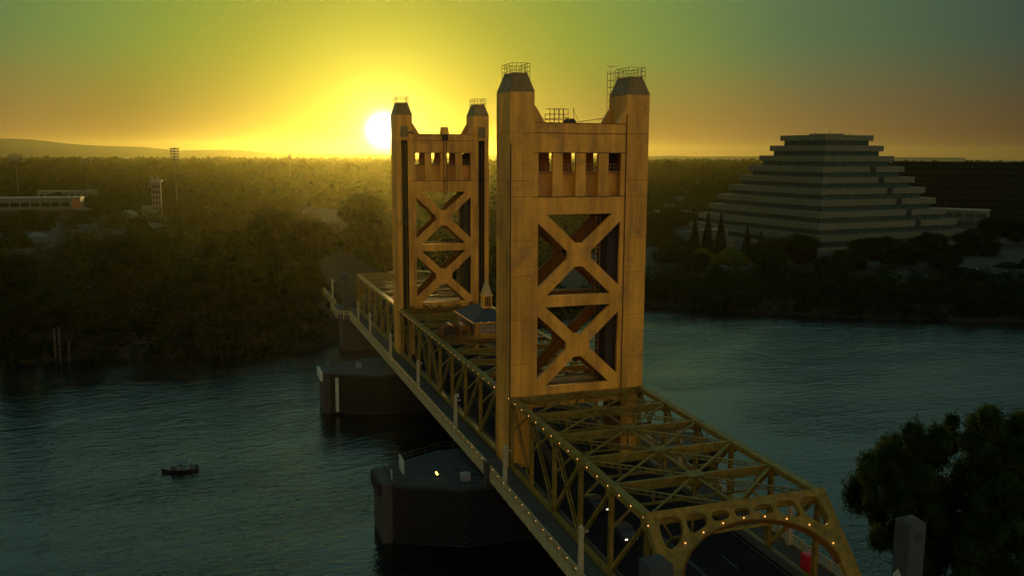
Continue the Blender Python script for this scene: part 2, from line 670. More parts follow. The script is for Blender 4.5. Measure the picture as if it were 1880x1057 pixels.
strip(pb, [(243, 200), (250, 172), (244, 150), (240, 134), (250, 118), (290, 104)], 3.2, 5.55)
strip(pb, [(120, 207), (150, 212), (185, 236)], 3.0, 5.55)
structure(pb.build('riverside_path', 'path'))
lb = MB()
strip(lb, [(-190, 356), (-120, 350), (-60, 342), (-20, 338)], 34, 5.75)
strip(lb, [(130, 225), (185, 262)], 30, 5.7)
strip(lb, [(190, 300), (235, 330)], 24, 5.7)
strip(lb, [(-150, 470), (-40, 455)], 30, 5.75)
structure(lb.build('parking_lot', 'lot'))

# ------------------------------------------------------------------ towers
Z62, Z58, Z54, Z49, Z46, Z35, Z34, Z23 = 60.53, 56.6, 52.7, 47.0, 44.6, 33.6, 32.1, 21.1
TW, TD, LW = 20.0, 5.68, 3.34
ZPIER = 8.3
SEAM = [8.5, 13.5, 19.5, 24.5, 30.5, 36.5, 41.2, 47.0, 49.1, 55.3, 60.53]


def web_panel(zb, zt):
    """X braced web: the four triangles left open between x 4 and 16"""
    xa, xb = 4.0, 16.0
    cx, cz = (xa + xb) / 2, (zb + zt) / 2
    hx, hz = (xb - xa) / 2, (zt - zb) / 2
    w = 1.62
    dx = w / 2 / math.sin(math.atan2(hz, hx))
    dz = w / 2 / math.cos(math.atan2(hz, hx))
    k = .55
    holes = []
    # top and bottom
    for s in (1, -1):
        zz = cz + s * hz
        tip = cz + s * dz
        tl = [(xa + dx * 1.0, zz), (xb - dx * 1.0, zz), (cx + k, tip + s * k * hz / hx), (cx - k, tip + s * k * hz / hx)]
        holes.append(tl if s > 0 else tl[::-1])
    for s in (1, -1):
        xx = cx + s * hx
        tip = cx + s * dx
        tl = [(xx, cz + hz - dz * 1.0), (xx, cz - hz + dz * 1.0), (tip + s * k, cz - k * hz / hx), (tip + s * k, cz + k * hz / hx)]
        holes.append(tl if s < 0 else tl[::-1])
    return holes


def make_tower(name, label, y0, groove):
    """groove True: the near (camera) face is the river side with guide slots"""
    T = empty(name, label, 'bridge tower', (0, y0, 0), group='lift bridge towers')
    # web plates front and back
    slots = [(4.0, 6.0), (7.42, 9.35), (10.76, 12.65), (14.1, 16.0)]
    outline = [(LW, 18.3), (16.66, 18.3), (16.66, Z58), (LW, Z58)]
    holes = []
    for (a, b) in slots:
        holes.append([(a, Z49), (b, Z49), (b, Z54), (a, Z54)])
    holes += web_panel(Z35, Z46) + web_panel(Z23, Z34)
    for yy in (0.35, TD - .35):
        me = plate_mesh('web_plate', outline, holes, .5, 'gold' if yy < 1 else 'gold_dark', lambda u, v, t, yy=yy: (u, yy + t, v))  # rear web takes the darker gold, interior shade put into its colour
        inst('web_plate', me, T)
    # flanges lining the openings so that the bracing has depth
    fl = MB()
    for zt, zb in ((Z46, Z35), (Z34, Z23)):
        for sx in (1, -1):
            a = Vector((4.0 if sx > 0 else 16.0, 0, zb))
            c = Vector((16.0 if sx > 0 else 4.0, 0, zt))
            for yy in (.79, TD - .79):
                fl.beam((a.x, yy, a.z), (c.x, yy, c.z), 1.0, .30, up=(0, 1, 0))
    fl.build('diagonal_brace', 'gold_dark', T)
    MB().box(14.7, 16.6, 1.1, TD - 1.0, 18.4, Z49 - .1).build('shade_box', 'recess', T)  # added dark box, stands in for shade inside the right bay
    ld = MB()
    ld.box(13.35, 13.41, 2.1, 2.16, 18.4, Z49 - .1).box(13.95, 14.01, 2.1, 2.16, 18.4, Z49 - .1)
    z = 18.8
    while z < Z49 - .3:
        ld.box(13.41, 13.95, 2.11, 2.15, z, z + .05)
        z += .6
    ld.build('ladder', 'pipe', T)
    # cross beams closing the frame between front and back
    for (z0, z1) in ((Z34, Z35), (18.3, Z23), (Z46, Z49)):
        if z0 == Z34:
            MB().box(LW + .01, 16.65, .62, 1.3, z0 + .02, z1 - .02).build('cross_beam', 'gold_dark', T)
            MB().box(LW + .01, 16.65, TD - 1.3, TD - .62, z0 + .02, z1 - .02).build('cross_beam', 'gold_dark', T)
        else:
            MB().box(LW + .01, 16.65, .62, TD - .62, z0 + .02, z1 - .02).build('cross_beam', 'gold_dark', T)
    # machinery floor behind the slots
    mf = MB()
    mf.box(LW + .01, 16.65, 1.5, 1.75, Z49, Z49 + 3.3)
    mf.box(LW + .01, 16.65, TD - 1.75, TD - 1.5, Z49, Z49 + 2.2)
    mf.build('parapet_wall', 'gold', T)
    br = MB()
    for k in range(4):
        a, b = slots[k]
        br.box(a - .02, b + .02, .62, 1.49, Z49 + 3.15, Z49 + 3.3)
        for zz in (Z49 + 3.75, Z49 + 4.25):
            br.box(a, b, .95, 1.02, zz, zz + .06)
        for xx in np.linspace(a + .1, b - .1, 4):
            br.box(xx - .03, xx + .03, .94, 1.03, Z49 + 3.3, Z49 + 4.3)
    br.build('inner_railing', 'pipe', T)
    MB().box(14.3, 16.6, 3.4, 4.4, Z49, Z54 - .1).build('machinery', 'recess', T)
    tp = MB()
    tp.box(LW + .01, 16.65, .62, TD - .62, Z54 + .4, Z58 - .5)
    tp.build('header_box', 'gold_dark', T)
    # seam strip proud of the header
    sm = MB()
    sm.box(LW + .05, 16.6, .03, .11, Z54 + 2.55, Z54 + 2.63)
    sm.box(LW + .05, 16.6, .03, .11, Z49 - .12, Z49 - .02)
    sm.box(LW + .05, 16.6, .02, .11, Z54 + .02, Z54 + .10)
    sm.build('seam_strip', 'recess', T)
    for side in (0, 1):
        xo = 0 if side == 0 else TW - LW
        lg = empty('leg', 'x', 'x')
        bpy.data.objects.remove(lg)
        core = MB()
        g0, g1 = (.95, 2.35) if side == 0 else (LW - 2.35, LW - .95)
        if groove:
            core.box(xo + .06, xo + LW - .06, 1.25, TD - .06, ZPIER, Z62)
            core.box(xo + .06, xo + g0, .06, 1.25, ZPIER, Z62)
            core.box(xo + g1, xo + LW - .06, .06, 1.25, ZPIER, Z62)
            core.box(xo + g0, xo + g1, .06, 1.25, Z58 - .4, Z62)
        else:
            core.box(xo + .06, xo + LW - .06, .06, TD - .06, ZPIER, Z62)
        leg = core.build('leg', 'recess', T)
        # cladding plates with open joints
        for i in range(len(SEAM) - 1):
            za, zb = SEAM[i] + .02, SEAM[i + 1] - .02
            if groove:
                cols = [(0, g0), (g1, LW)]
            else:
                cols = [(0, LW / 2 - .015), (LW / 2 + .015, LW)]
            for (a, b) in cols:
                inst('panel', MB().box(xo + a, xo + b, 0, .07 - .001, za, zb).mesh('panel', 'gold'), leg)
                inst('panel', MB().box(xo + a, xo + b, TD - .069, TD, za, zb).mesh('panel', 'gold'), leg)
            if groove and za > Z58 - 1.4:
                inst('panel', MB().box(xo + g0 + .01, xo + g1 - .01, 0.01, .06, za, zb).mesh('panel', 'gold'), leg)
            for (a, b) in ((.07, TD / 2 - .015), (TD / 2 + .015, TD - .07)):  # inner leg faces get the darker gold, with shade painted in
                if True:
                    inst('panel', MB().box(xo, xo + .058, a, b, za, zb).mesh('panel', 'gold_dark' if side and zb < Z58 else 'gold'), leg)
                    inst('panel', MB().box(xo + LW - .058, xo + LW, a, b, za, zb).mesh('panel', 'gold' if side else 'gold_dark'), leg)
        if groove:
            gr = MB()
            for xx in (xo + g0 + .25, xo + g1 - .32):
                gr.box(xx, xx + .08, .7, 1.2, ZPIER, Z58 - 2)
            gr.build('guide_rail', 'steel', leg)
            hd = MB()
            hd.frustum(xo + g0 - .12, xo + g1 + .12, -.25, .1, Z58 - .6, Z58 + 1.6, .12, .0)
            hd.build('sheave_hood', 'verdigris', leg)
        else:
            dg = MB()
            dg.box(xo + (0.001 if side == 0 else -.055), xo + (.16 if side == 0 else .055), -.045, -.002, ZPIER, 53.8 if side == 0 else 57.9)
            dg.build('drain_channel', 'recess', leg)
        cap = MB()
        cap.frustum(xo - .03, xo + LW + .03, -.03, TD + .03, Z62 + .002, Z62 + 2.35, .72, .95)
        cp = cap.build('cap', 'verdigris', T)
        rid = MB()
        rid.box(xo + .7, xo + LW - .7, .9, TD - .9, Z62 + 2.352, Z62 + 2.45)
        rid.build('cap_platform', 'verdigris', cp)
        # railings on the cap
        rl = MB()
        za = Z62 + 2.45
        zt = za + 1.2
        x0, x1, ya, yb = xo + .5, xo + LW - .4, .75, TD - .75
        for xx in np.linspace(x0, x1, 5):
            for yy in (ya, yb):
                rl.tube((xx, yy, za - .9), (xx, yy, zt), .035, n=5)
        for yy in np.linspace(ya, yb, 5):
            for xx in (x0, x1):
                rl.tube((xx, yy, za - .9), (xx, yy, zt), .035, n=5)
        for zz in (za + .15, za + .75, zt):
            rl.beam((x0, ya, zz), (x1, ya, zz), .05, .05).beam((x0, yb, zz), (x1, yb, zz), .05, .05)
            rl.beam((x0, ya, zz), (x0, yb, zz), .05, .05).beam((x1, ya, zz), (x1, yb, zz), .05, .05)
        rl.build('cap_railing', 'pipe', cp)
        # shoulders front and back
        xi = xo + LW if side == 0 else xo
        s = 1 if side == 0 else -1
        for (ya, yb) in ((.0, .75), (TD - .75, TD)):
            pts = [(xi + s * .01, Z58 + .004), (xi + s * 1.5, Z58 + .004), (xi + s * .15, Z58 + 2.15), (xi + s * .01, Z58 + 2.15)]
            if s < 0:
                pts = pts[::-1]
            MB().prism(pts, 'y', ya, yb).build('shoulder', 'gold', T)
    # roof slab between the legs
    MB().box(LW + .01, 16.65, .62, TD - .62, Z58 - .45, Z58 - .15).build('roof_slab', 'verdigris', T)
    MB().box(LW + .01, 16.65, -.05, .09, Z58 - .02, Z58 + .06).build('coping', 'gold_dark', T)
    # base skirt over the roadway opening
    return T


tn = make_tower('bridge_tower', 'big golden lift tower nearest the viewer with flat plated legs', 0, False)
tf = make_tower('bridge_tower', 'golden lift tower beyond the first, guide slots down its legs, sun beside it', 72.67, True)

# near tower extras: scaffold ladder on the right leg, rooftop frame, small crane
sc = MB()
x0, y0 = 17.5, TD + .7
for (xx, yy) in ((x0 - .9, y0), (x0 + .1, y0), (x0 - .9, y0 - 1.1), (x0 + .1, y0 - 1.1)):
    sc.tube((xx, yy, Z58 - .1), (xx, yy, Z62 + 3.6), .04, n=5)
for k in range(9):
    z = Z58 + .5 + k * .95
    sc.beam((x0 - .9, y0, z), (x0 + .1, y0, z), .05, .05).beam((x0 - .9, y0 - 1.1, z), (x0 + .1, y0 - 1.1, z), .05, .05).beam((x0 - .9, y0, z), (x0 - .9, y0 - 1.1, z), .05, .05)
tag(sc.build('scaffold', 'pipe'), 'thin pipe scaffold climbing beside the right cap of the near tower', 'scaffold')
rf = MB()
for xx in np.linspace(6.3, 8.9, 5):
    for yy in (2.0, 3.8):
        rf.tube((xx, yy, Z58 - .15), (xx, yy, Z58 + (2.0 if xx > 6.5 else 1.4)), .04, n=5)
for zz in (.55, 1.25, 1.95):
    rf.beam((6.3, 2, Z58 + zz), (8.9, 2, Z58 + zz), .05, .05).beam((6.3, 3.8, Z58 + zz), (8.9, 3.8, Z58 + zz), .05, .05)
    rf.beam((6.3, 2, Z58 + zz), (6.3, 3.8, Z58 + zz), .05, .05).beam((8.9, 2, Z58 + zz), (8.9, 3.8, Z58 + zz), .05, .05)
rf.beam((5.0, 1.4, Z58 + .5), (8.6, 1.0, Z58 + .75), .09, .09)
tag(rf.build('rooftop_frame', 'pipe'), 'square pipe frame on the roof of the near tower between its caps', 'scaffold')
hc = empty('winch', 'dark hooded winch with a thin jib on the near tower roof', 'winch', (9.4, 2.6, Z58 - .15))
hbm = MB()
hbm.box(-.75, .75, -.5, .5, 0, .45).frustum(-.75, .75, -.5, .5, .452, .85, .3, .15)
hbm.build('housing', 'recess', hc)
MB().beam((.7, 0, .3), (.45, 0, 2.3), .06, .06).beam((.45, 0, 2.3), (1.3, 0, .4), .05, .05).build('derrick', 'pipe', hc)
MB().beam((1.2, -.2, .45), (4.9, -.6, .95), .1, .1).tube((1.6, -.2, 0), (1.6, -.2, .5), .04, n=5).tube((4.6, -.6, 0), (4.6, -.6, .9), .04, n=5).build('jib', 'pipe', hc)
# far tower extras
ch = empty('hoist_house', 'small hooded hoist house in the middle of the far tower header', 'hoist house', (10.3, 72.67, Z58 - 1.9))
MB().frustum(-.8, .8, -.55, 1.2, 1.91, 3.4, .18, .15).build('hood', 'gold', ch)
MB().box(-.62, .62, -.5, -.055, .6, 1.9).build('opening', 'recess', ch)
MB().box(-.3, -.18, -.2, -.06, -12, .6).box(.3, .42, -.2, -.06, -12, .6).build('conduit', 'recess', ch)


# ------------------------------------------------------------------ trusses
XT = (.4, 19.6)


def gz(y):
    return -.9 * max(0, -y) / 39.3


BATTEN = MB().box(-.02, .015, -.04, .04, -.3, .3).mesh('batten', 'gold_dark')


def truss_span(name, label, ys, ztop, zbot, diags, end_lo=None, end_hi=None, bulbs=True, cat='bridge span', lower=True, rails=False):
    """ys: node positions; diags: list of (i_top, j_bottom)"""
    S = empty(name, label, cat, (0, 0, 0))
    n = len(ys)
    zt = [ztop + gz(y) for y in ys]
    zb = [zbot + gz(y) for y in ys]
    for X in XT:
        c = MB()
        c.beam((X, ys[0], zt[0]), (X, ys[-1], zt[-1]), .92, .62)
        ch_ = c.build('top_chord', 'steel', S)
        for i in range(int(abs(ys[-1] - ys[0]) / 1.35)):
            y = ys[0] + (i + .5) * 1.35 * (1 if ys[-1] > ys[0] else -1)
            inst('batten', BATTEN, ch_, (X - .38, y, ztop + gz(y)))
        lo = [(ys[0], zb[0])] + ([(end_lo, zbot + gz(end_lo))] if end_lo is not None else [])
        ya = min(ys) if end_lo is None else min(min(ys), end_lo)
        yb = max(ys) if end_lo is None else max(max(ys), end_lo)
        MB().beam((X, ya, zbot + gz(ya)), (X, yb, zbot + gz(yb)), .6, .6).build('bottom_chord', 'steel', S)
        for i in range(n):
            # laced vertical: two channels and cross lacing
            v = MB()
            for o in (-.22, .22):
                v.box(X - .22, X + .22, ys[i] + o - .04, ys[i] + o + .04, zb[i] + .3, zt[i] - .3)
            z = zb[i] + .6
            while z < zt[i] - .9:
                v.beam((X - .2, ys[i] - .18, z), (X - .2, ys[i] + .18, z + .45), .03, .07)
                v.beam((X + .2, ys[i] + .18, z), (X + .2, ys[i] - .18, z + .45), .03, .07)
                z += .45
            v.build('vertical', 'steel', S)
            g = MB()
            s = math.copysign(1, ys[-1] - ys[0])
            for xx in (X - .385, X + .355):
                g.prism([(ys[i] - .95, zt[i] + .15), (ys[i] + .95, zt[i] + .15), (ys[i] + .45, zt[i] - 1.15), (ys[i] - .45, zt[i] - 1.15)], 'x', xx, xx + .03)
            g.build('gusset', 'steel', S)
        for (a, b) in diags:
            p = Vector((X, ys[a], zt[a] - .3))
            yb_ = ys[b] if b < n else end_lo
            q = Vector((X, yb_, zbot + gz(yb_) + .3))
            d = MB()
            for o in (-.17, .17):
                off = Vector((o, 0, 0))
                d.beam(p + off, q + off, .06, .34, up=(1, 0, 0)) if False else d.beam(p + off, q + off, .34, .07, up=(1, 0, 0))
            k = int((q - p).length / .6)
            for i in range(k):
                m0 = p.lerp(q, (i + .2) / k)
                m1 = p.lerp(q, (i + .8) / k)
                d.beam(m0 + Vector((-.17, 0, 0)), m1 + Vector((.17, 0, 0)), .05, .05)
            d.build('diagonal', 'steel', S)
        if end_lo is not None and not lower:
            pass
        if bulbs:
            L = abs(ys[-1] - ys[0])
            k = int(round(L / 2.62))
            for i in range(k + 1):
                y = ys[0] + (ys[-1] - ys[0]) * i / k
                side = -.45 if X < 5 else .45
                inst('light_bulb', BULB, S, (X + side, y, ztop + gz(y) + .12))
    # transverse struts, sway frames and top laterals
    for i in range(n):
        st = MB()
        st.box(XT[0] + .36, XT[1] - .36, ys[i] - .2, ys[i] + .2, zt[i] + .12, zt[i] + .2)
        st.box(XT[0] + .36, XT[1] - .36, ys[i] - .04, ys[i] + .04, zt[i] - .78, zt[i] + .12)
        st.box(XT[0] + .36, XT[1] - .36, ys[i] - .16, ys[i] + .16, zt[i] - .84, zt[i] - .78)
        so = st.build('top_strut', 'steel', S)
        if 0 < i < n - 1 or lower:
            sw = MB()
            zl = zt[i] - 2.55
            sw.box(3.0, 17.0, ys[i] - .12, ys[i] + .12, zl, zl + .24)
            for xx in (5.2, 10, 14.8):
                sw.box(xx - .1, xx + .1, ys[i] - .08, ys[i] + .08, zl + .24, zt[i] - .84)
            for sx, a, b in ((1, .6, 3.0), (-1, 19.4, 17.0)):
                sw.beam((a, ys[i], zl - 1.9), (b, ys[i], zl + .12), .22, .22)
                sw.beam((b, ys[i], zl + .2), (b - sx * .9, ys[i], zt[i] - .84), .18, .18)
            sw.build('sway_frame', 'steel', S)
        g = MB()
        g.prism(chaikin([(9.1, ys[i] - .8), (10.9, ys[i] - .8), (11.2, ys[i]), (10.9, ys[i] + .8), (9.1, ys[i] + .8), (8.8, ys[i])], 1), 'z', zt[i] + .204, zt[i] + .24)
        g.build('centre_gusset', 'steel', so)
    for i in range(n):
        for j in (i - 1, i + 1):
            if 0 <= j < n:
                for X in XT:
                    l = MB()
                    p = Vector((10, ys[i], zt[i] + .05))
                    q = Vector((X, ys[j], zt[j] + .05))
                    if X < 5 and j < i or X > 5 and j > i:
                        l.beam(p, q, .26, .10)
                        l.beam(p - Vector((0, 0, .42)), q - Vector((0, 0, .42)), .22, .08)
                        k = 16
                        for m in range(k):
                            a_, b_ = p.lerp(q, m / k), p.lerp(q, (m + 1) / k)
                            dz = Vector((0, 0, .42))
                            l.beam(a_, b_ - dz, .05, .05).beam(a_ - dz, b_, .05, .05)
                    else:
                        l.beam(p, q, .24, .16)
                    l.build('lateral_brace', 'steel', S)
        if i < n - 1:
            MB().beam((10, ys[i], zt[i] + .02), (10, ys[i + 1], zt[i + 1] + .02), .24, .14).build('centre_strut', 'steel', S)
    return S


ny = [-7.85 * i for i in range(6)]
near_span = truss_span('approach_span', 'near golden truss span with arched portal at the lower right', ny, 18.9 + .9, 10.3, [(0, 1), (1, 2), (2, 3), (3, 2), (4, 3), (5, 4)], end_lo=-47.1)
ly = [6.4 + (72.0 - 6.4) * i / 8 for i in range(9)]
lift_span = truss_span('lift_span', 'middle lift span truss strung with bulbs between the two towers', ly, 19.75, 10.5, [(0, 1), (1, 2), (2, 3), (3, 4), (5, 4), (6, 5), (7, 6), (8, 7)])
fy = [79.2 + (127.5 - 79.2) * i / 6 for i in range(7)]
far_span = truss_span('approach_span', 'far truss span beyond the towers, its top chord catching the light', fy, 19.95, 10.3, [(0, 1), (1, 2), (2, 3), (4, 3), (5, 4), (6, 5)])


# portal frame of the near span (inclined) and of the far span (upright)
def portal(parent, fn, thick=.5):
    out = [(-.1, -.38), (20.1, -.38), (20.1, 11.2), (18.6, 11.2), (18.45, 8.0)]
    arch = []
    for i in range(41):
        dx = 8.4 * math.cos(math.pi * i / 40)
        arch.append((10 + dx, 1.76 + 5.2 * (1 - math.sqrt(max(0, 1 - (dx / 8.4) ** 2)))))
    out += arch + [(1.55, 8.0), (1.4, 11.2), (-.1, 11.2)]
    H = [[(1.0, .45), (1.9, .28), (2.99, .35), (3.45, .75), (3.15, 2.2), (1.75, 3.35), (1.1, 3.2), (.85, 2.4)],
         [(3.95, .6), (4.4, .35), (5.6, .37), (6.15, .65), (5.92, 1.5), (5.55, 1.72), (4.25, 2.15), (3.85, 1.97), (3.78, 1.3)],
         [(6.6, .6), (7.15, .40), (8.3, .43), (8.63, .75), (8.42, 1.25), (7.0, 1.42), (6.6, 1.2)],
         [(9.08, .68), (9.5, .44), (10.5, .44), (10.92, .68), (10.75, 1.22), (10.3, 1.27), (9.7, 1.27), (9.25, 1.22)]]
    H += [[(20 - a, b) for (a, b) in h][::-1] for h in H[:3]]
    H = [chaikin(h, 2) for h in H]
    H = [[(a, b) for a, b in h] for h in H]
    me = plate_mesh('portal_plate', out, H, thick, 'steel', fn)
    o = inst('portal_plate', me, parent)
    fl = MB()
    for i in range(40):
        p, q = Vector(fn(*arch[i], -.1)), Vector(fn(*arch[i + 1], -.1))
        nrm_ = (Vector(fn(0, 0, 1)) - Vector(fn(0, 0, 0))).normalized()
        fl.beam(p, q, .95, .10, up=tuple((q - p).normalized().cross(nrm_)))
    fl.build('arch_flange', 'gold_dark', o)
    return o


TH = math.hypot(7.8, 8.5)
ds, dz_ = 7.8 / TH, 8.5 / TH
po = portal(near_span, lambda u, v, t: (u, -39.3 - v * ds - t * dz_ - .28, 18.95 - v * dz_ + t * ds + .15))
for (u, s) in ((2.99, 3.04), (5.18, 2.33), (7.52, 1.75), (9.88, 1.55), (12.18, 1.72), (14.44, 2.25), (16.64, 3.15), (18.42, 5.23)):
    inst('light_bulb', BULB, near_span, (u, -39.3 - (s - .02) * ds - .62 * dz_, 18.95 - s * dz_ + .62 * ds))
inst('light_bulb', BULB, near_span, (-.1, -40.3, 18.6))
for X in (XT[0], XT[1]):
    MB().beam((X, -39.3, 18.6), (X, -47.1, 9.6), .75, .6).build('end_post', 'steel', near_span)
portal(far_span, lambda u, v, t: (u, 127.9 + t + v * .25, 20.1 - v * .93))

# decks: roadway, sidewalks, kerbs, fascia girders
def deck(parent, ya, yb, seg=None):
    n = max(1, int(abs(yb - ya) / 8))
    ys = [ya + (yb - ya) * i / n for i in range(n + 1)]

    def ribbon(name, mat, x0, x1, z0, z1, par=parent):
        b = MB()
        for i in range(n):
            k = len(b.v)
            for y in (ys[i], ys[i + 1]):
                g = gz(y)
                b.v += [(x0, y, z0 + g), (x1, y, z0 + g), (x1, y, z1 + g), (x0, y, z1 + g)]
            b.f += [(k + 3, k + 2, k + 6, k + 7), (k, k + 4, k + 5, k + 1), (k, k + 3, k + 7, k + 4), (k + 1, k + 5, k + 6, k + 2)]
            if i == 0:
                b.f.append((k, k + 1, k + 2, k + 3))
            if i == n - 1:
                b.f.append((k + 4, k + 7, k + 6, k + 5))
        return b.build(name, mat, par)
    ribbon('roadway', 'asphalt', 1.2, 18.8, 9.5, 10.0)
    ribbon('kerb', 'walk', .85, 1.2, 9.5, 10.75)
    ribbon('kerb', 'walk', 18.8, 19.15, 9.5, 10.75)
    ribbon('sidewalk', 'walk', -2.9, .0, 9.75, 10.12)
    ribbon('sidewalk', 'walk', 20.0, 22.9, 9.75, 10.12)
    ribbon('fascia_girder', 'rail', -3.08, -2.9, 9.0, 10.2)
    ribbon('fascia_girder', 'rail', 22.9, 23.08, 9.0, 10.2)
    for X in (-1.5, .6, 5, 10, 15, 19.4, 21.5):
        ribbon('stringer', 'recess', X - .2, X + .2, 8.6, 9.5)
    y = min(ya, yb) + 2
    while y < max(ya, yb) - 1:
        fb = MB().box(-2.9, 22.9, y - .15, y + .15, 8.7 + gz(y), 9.49 + gz(y))
        fb.build('floor_beam', 'recess', parent)
        y += 7.85
    # lane markings
    lm = MB()
    for X in (1.75, 9.85, 10.15, 18.3):
        for i in range(n):
            k = len(lm.v)
            for yy in (ys[i], ys[i + 1]):
                lm.v += [(X - .06, yy, 10.006 + gz(yy)), (X + .06, yy, 10.006 + gz(yy))]
            lm.f.append((k, k + 1, k + 3, k + 2) if yb > ya else (k, k + 2, k + 3, k + 1))
    for X in (5.8, 14.1):
        y = min(ya, yb)
        while y < max(ya, yb) - 3:
            k = len(lm.v)
            lm.v += [(X - .07, y, 10.006 + gz(y)), (X + .07, y, 10.006 + gz(y)), (X + .07, y + 3, 10.006 + gz(y + 3)), (X - .07, y + 3, 10.006 + gz(y + 3))]
            lm.f.append((k, k + 1, k + 2, k + 3))
            y += 9
    lm.build('lane_marking', 'line', parent)


deck(near_span, .0, -70)
deck(lift_span, 6.1, 72.3)
deck(far_span, 78.4, 134)
tb = MB().box(3.36, 16.64, 0.02, 6.05, 9.5, 9.99)
tb.build('roadway', 'asphalt', tn)
MB().box(-2.9, -.02, .02, 6.05, 9.75, 10.1).build('sidewalk', 'walk', tn)
MB().box(20.02, 22.9, .02, 6.05, 9.75, 10.1).build('sidewalk', 'walk', tn)
MB().box(-3.08, -2.9, .02, 6.05, 9.0, 10.2).build('fascia_girder', 'rail', tn)
o = MB().box(3.36, 16.64, -.3, 5.7, 9.5, 9.99).build('roadway', 'asphalt', tf)
MB().box(-2.9, -.02, -.3, 5.7, 9.75, 10.1).build('sidewalk', 'walk', tf)
MB().box(-3.08, -2.9, -.3, 5.7, 9.0, 10.2).build('fascia_girder', 'rail', tf)
MB().box(20.02, 22.9, -.3, 5.7, 9.75, 10.1).build('sidewalk', 'walk', tf)


def railing(name, label, pts, lights=True, pick=.28):
    """pts: polyline of (x, y); rails, posts, pickets, small bulbs on the posts"""
    S = empty(name, label, 'railing', group='sidewalk railings')
    tr, mr, lr, pk = MB(), MB(), MB(), MB()
    posts = []
    for i in range(len(pts) - 1):
        a, b = Vector((*pts[i], 0)), Vector((*pts[i + 1], 0))
        L = (b - a).length
        seg = max(1, int(L / 8))
        for k in range(seg):
            p, q = a.lerp(b, k / seg), a.lerp(b, (k + 1) / seg)
            p.z, q.z = 10.12 + gz(p.y), 10.12 + gz(q.y)
            for mb, h, w, t in ((tr, 1.12, .16, .11), (mr, .68, .07, .07), (lr, .16, .09, .1)):
                mb.beam(p + Vector((0, 0, h)), q + Vector((0, 0, h)), w, t)
        k = max(1, int(round(L / 2.4)))
        for j in range(k):
            posts.append(a.lerp(b, j / k))
        k = int(L / pick)
        for j in range(k):
            p = a.lerp(b, (j + .5) / k)
            z = 10.12 + gz(p.y)
            pk.box(p.x - .02, p.x + .02, p.y - .025, p.y + .025, z + .2, z + 1.08)
    tr.build('top_rail', 'rail', S)
    mr.build('mid_rail', 'rail', S)
    lr.build('bottom_rail', 'rail', S)
    stuff(pk.build('pickets', 'rail', S))
    post = MB().box(-.09, .09, -.09, .09, -1.05, 1.22).box(-.16, .12, -.05, .05, -1.15, -.3).mesh('post', 'rail')
    for i, p in enumerate(posts):
        z = 10.12 + gz(p.y)
        inst('post', post, S, (p.x, p.y, z))
        if lights and i % 1 == 0:
            inst('light_bulb', BULB_S, S, (p.x - .14, p.y, z + .98))
    return S


railing('sidewalk_railing', 'pale railing along the left sidewalk of the near span, dotted with bulbs', [(-3, -66), (-3, .0)])
railing('sidewalk_railing', 'pale bulb dotted railing along the left sidewalk of the lift span', [(-3, .0), (-3, 72.5)])
railing('sidewalk_railing', 'pale railing of the far span that steps out round the far pylon', [(-3, 72.5), (-3, 121.5), (-6, 125), (-6, 138), (-4.2, 141), (-4.9, 176)], lights=False)
railing('sidewalk_railing', 'railing along the right sidewalk of the near span above the tree', [(23, -66), (23, .0)], lights=False)
railing('sidewalk_railing', 'railing along the right sidewalk of the lift span', [(23, .0), (23, 134)], lights=False)
# widened sidewalk round the far pylon
MB().prism([(-3.05, 121.5), (-3.05, 134), (-3.0, 176), (-4.9, 176), (-4.2, 141), (-6, 138), (-6, 125)][::-1], 'z', 9.1, 10.11).build('sidewalk', 'walk', far_span)


# ------------------------------------------------------------------ lamp posts
def lamp_post():
    S = empty('lamp_post', 'x', 'street lamp')
    b = MB()
    b.box(-.32, .32, -.32, .32, -1.0, .55)
    b.frustum(-.25, .25, -.25, .25, .55, 5.0, .05, .05)
    b.build('shaft', 'lamp', S)
    b = MB()
    b.box(-.29, .29, -.29, .29, 5.0, 5.12).box(-.2, .2, -.2, .2, 5.12, 5.5).frustum(-.24, .24, -.24, .24, 5.5, 5.8, .18, .18)
    b.build('lantern', 'lamp', S)
    MB().beam((0, 0, 4.85), (.62, 0, 5.0), .08, .08).box(.45, .78, -.12, .12, 4.93, 5.12).build('bracket', 'lamp', S)
    return S


LP0 = lamp_post()
first = True


def copy_tree(o, parent=None):
    c = o.copy()
    COL.objects.link(c)
    c.parent = parent
    for ch_ in o.children:
        copy_tree(ch_, c)
    return c


LPS = [(-2.75, -31.0, 'tall pale lamp post on the near railing beside the arched portal'), (-2.75, -6.5, 'pale lamp post on the railing just this side of the near tower'),
       (-2.75, 17.5, 'pale lamp post on the railing, first beyond the near tower'), (-2.75, 43, 'pale lamp post on the railing, second beyond the near tower'),
       (-2.75, 68.5, 'pale lamp post with a wide lantern just before the far tower'), (-2.75, 93, 'pale lamp post on the railing just behind the far tower'),
       (-2.75, 110, 'slim pale lamp post on the far span before the pylon'), (-3.6, 152, 'lone pale lamp post on the far approach beyond the pylon'),
       (22.7, -31.0, 'lamp post on the right railing by the portal'), (22.7, -6.5, 'lamp post on the right railing beside the near tower'), (22.7, 17.5, 'lamp post on the right railing seen under the near tower brace'), (22.7, 43, 'lamp post on the right railing halfway along the lift span')]
for i, (x, y, l) in enumerate(LPS):
    o = LP0 if i == 0 else copy_tree(LP0)
    o.location = (x, y, 10.12 + gz(y))
    o['label'] = l
    o['group'] = 'lamp posts along the bridge railings'
    if x > 10:
        o.rotation_euler.z = math.pi

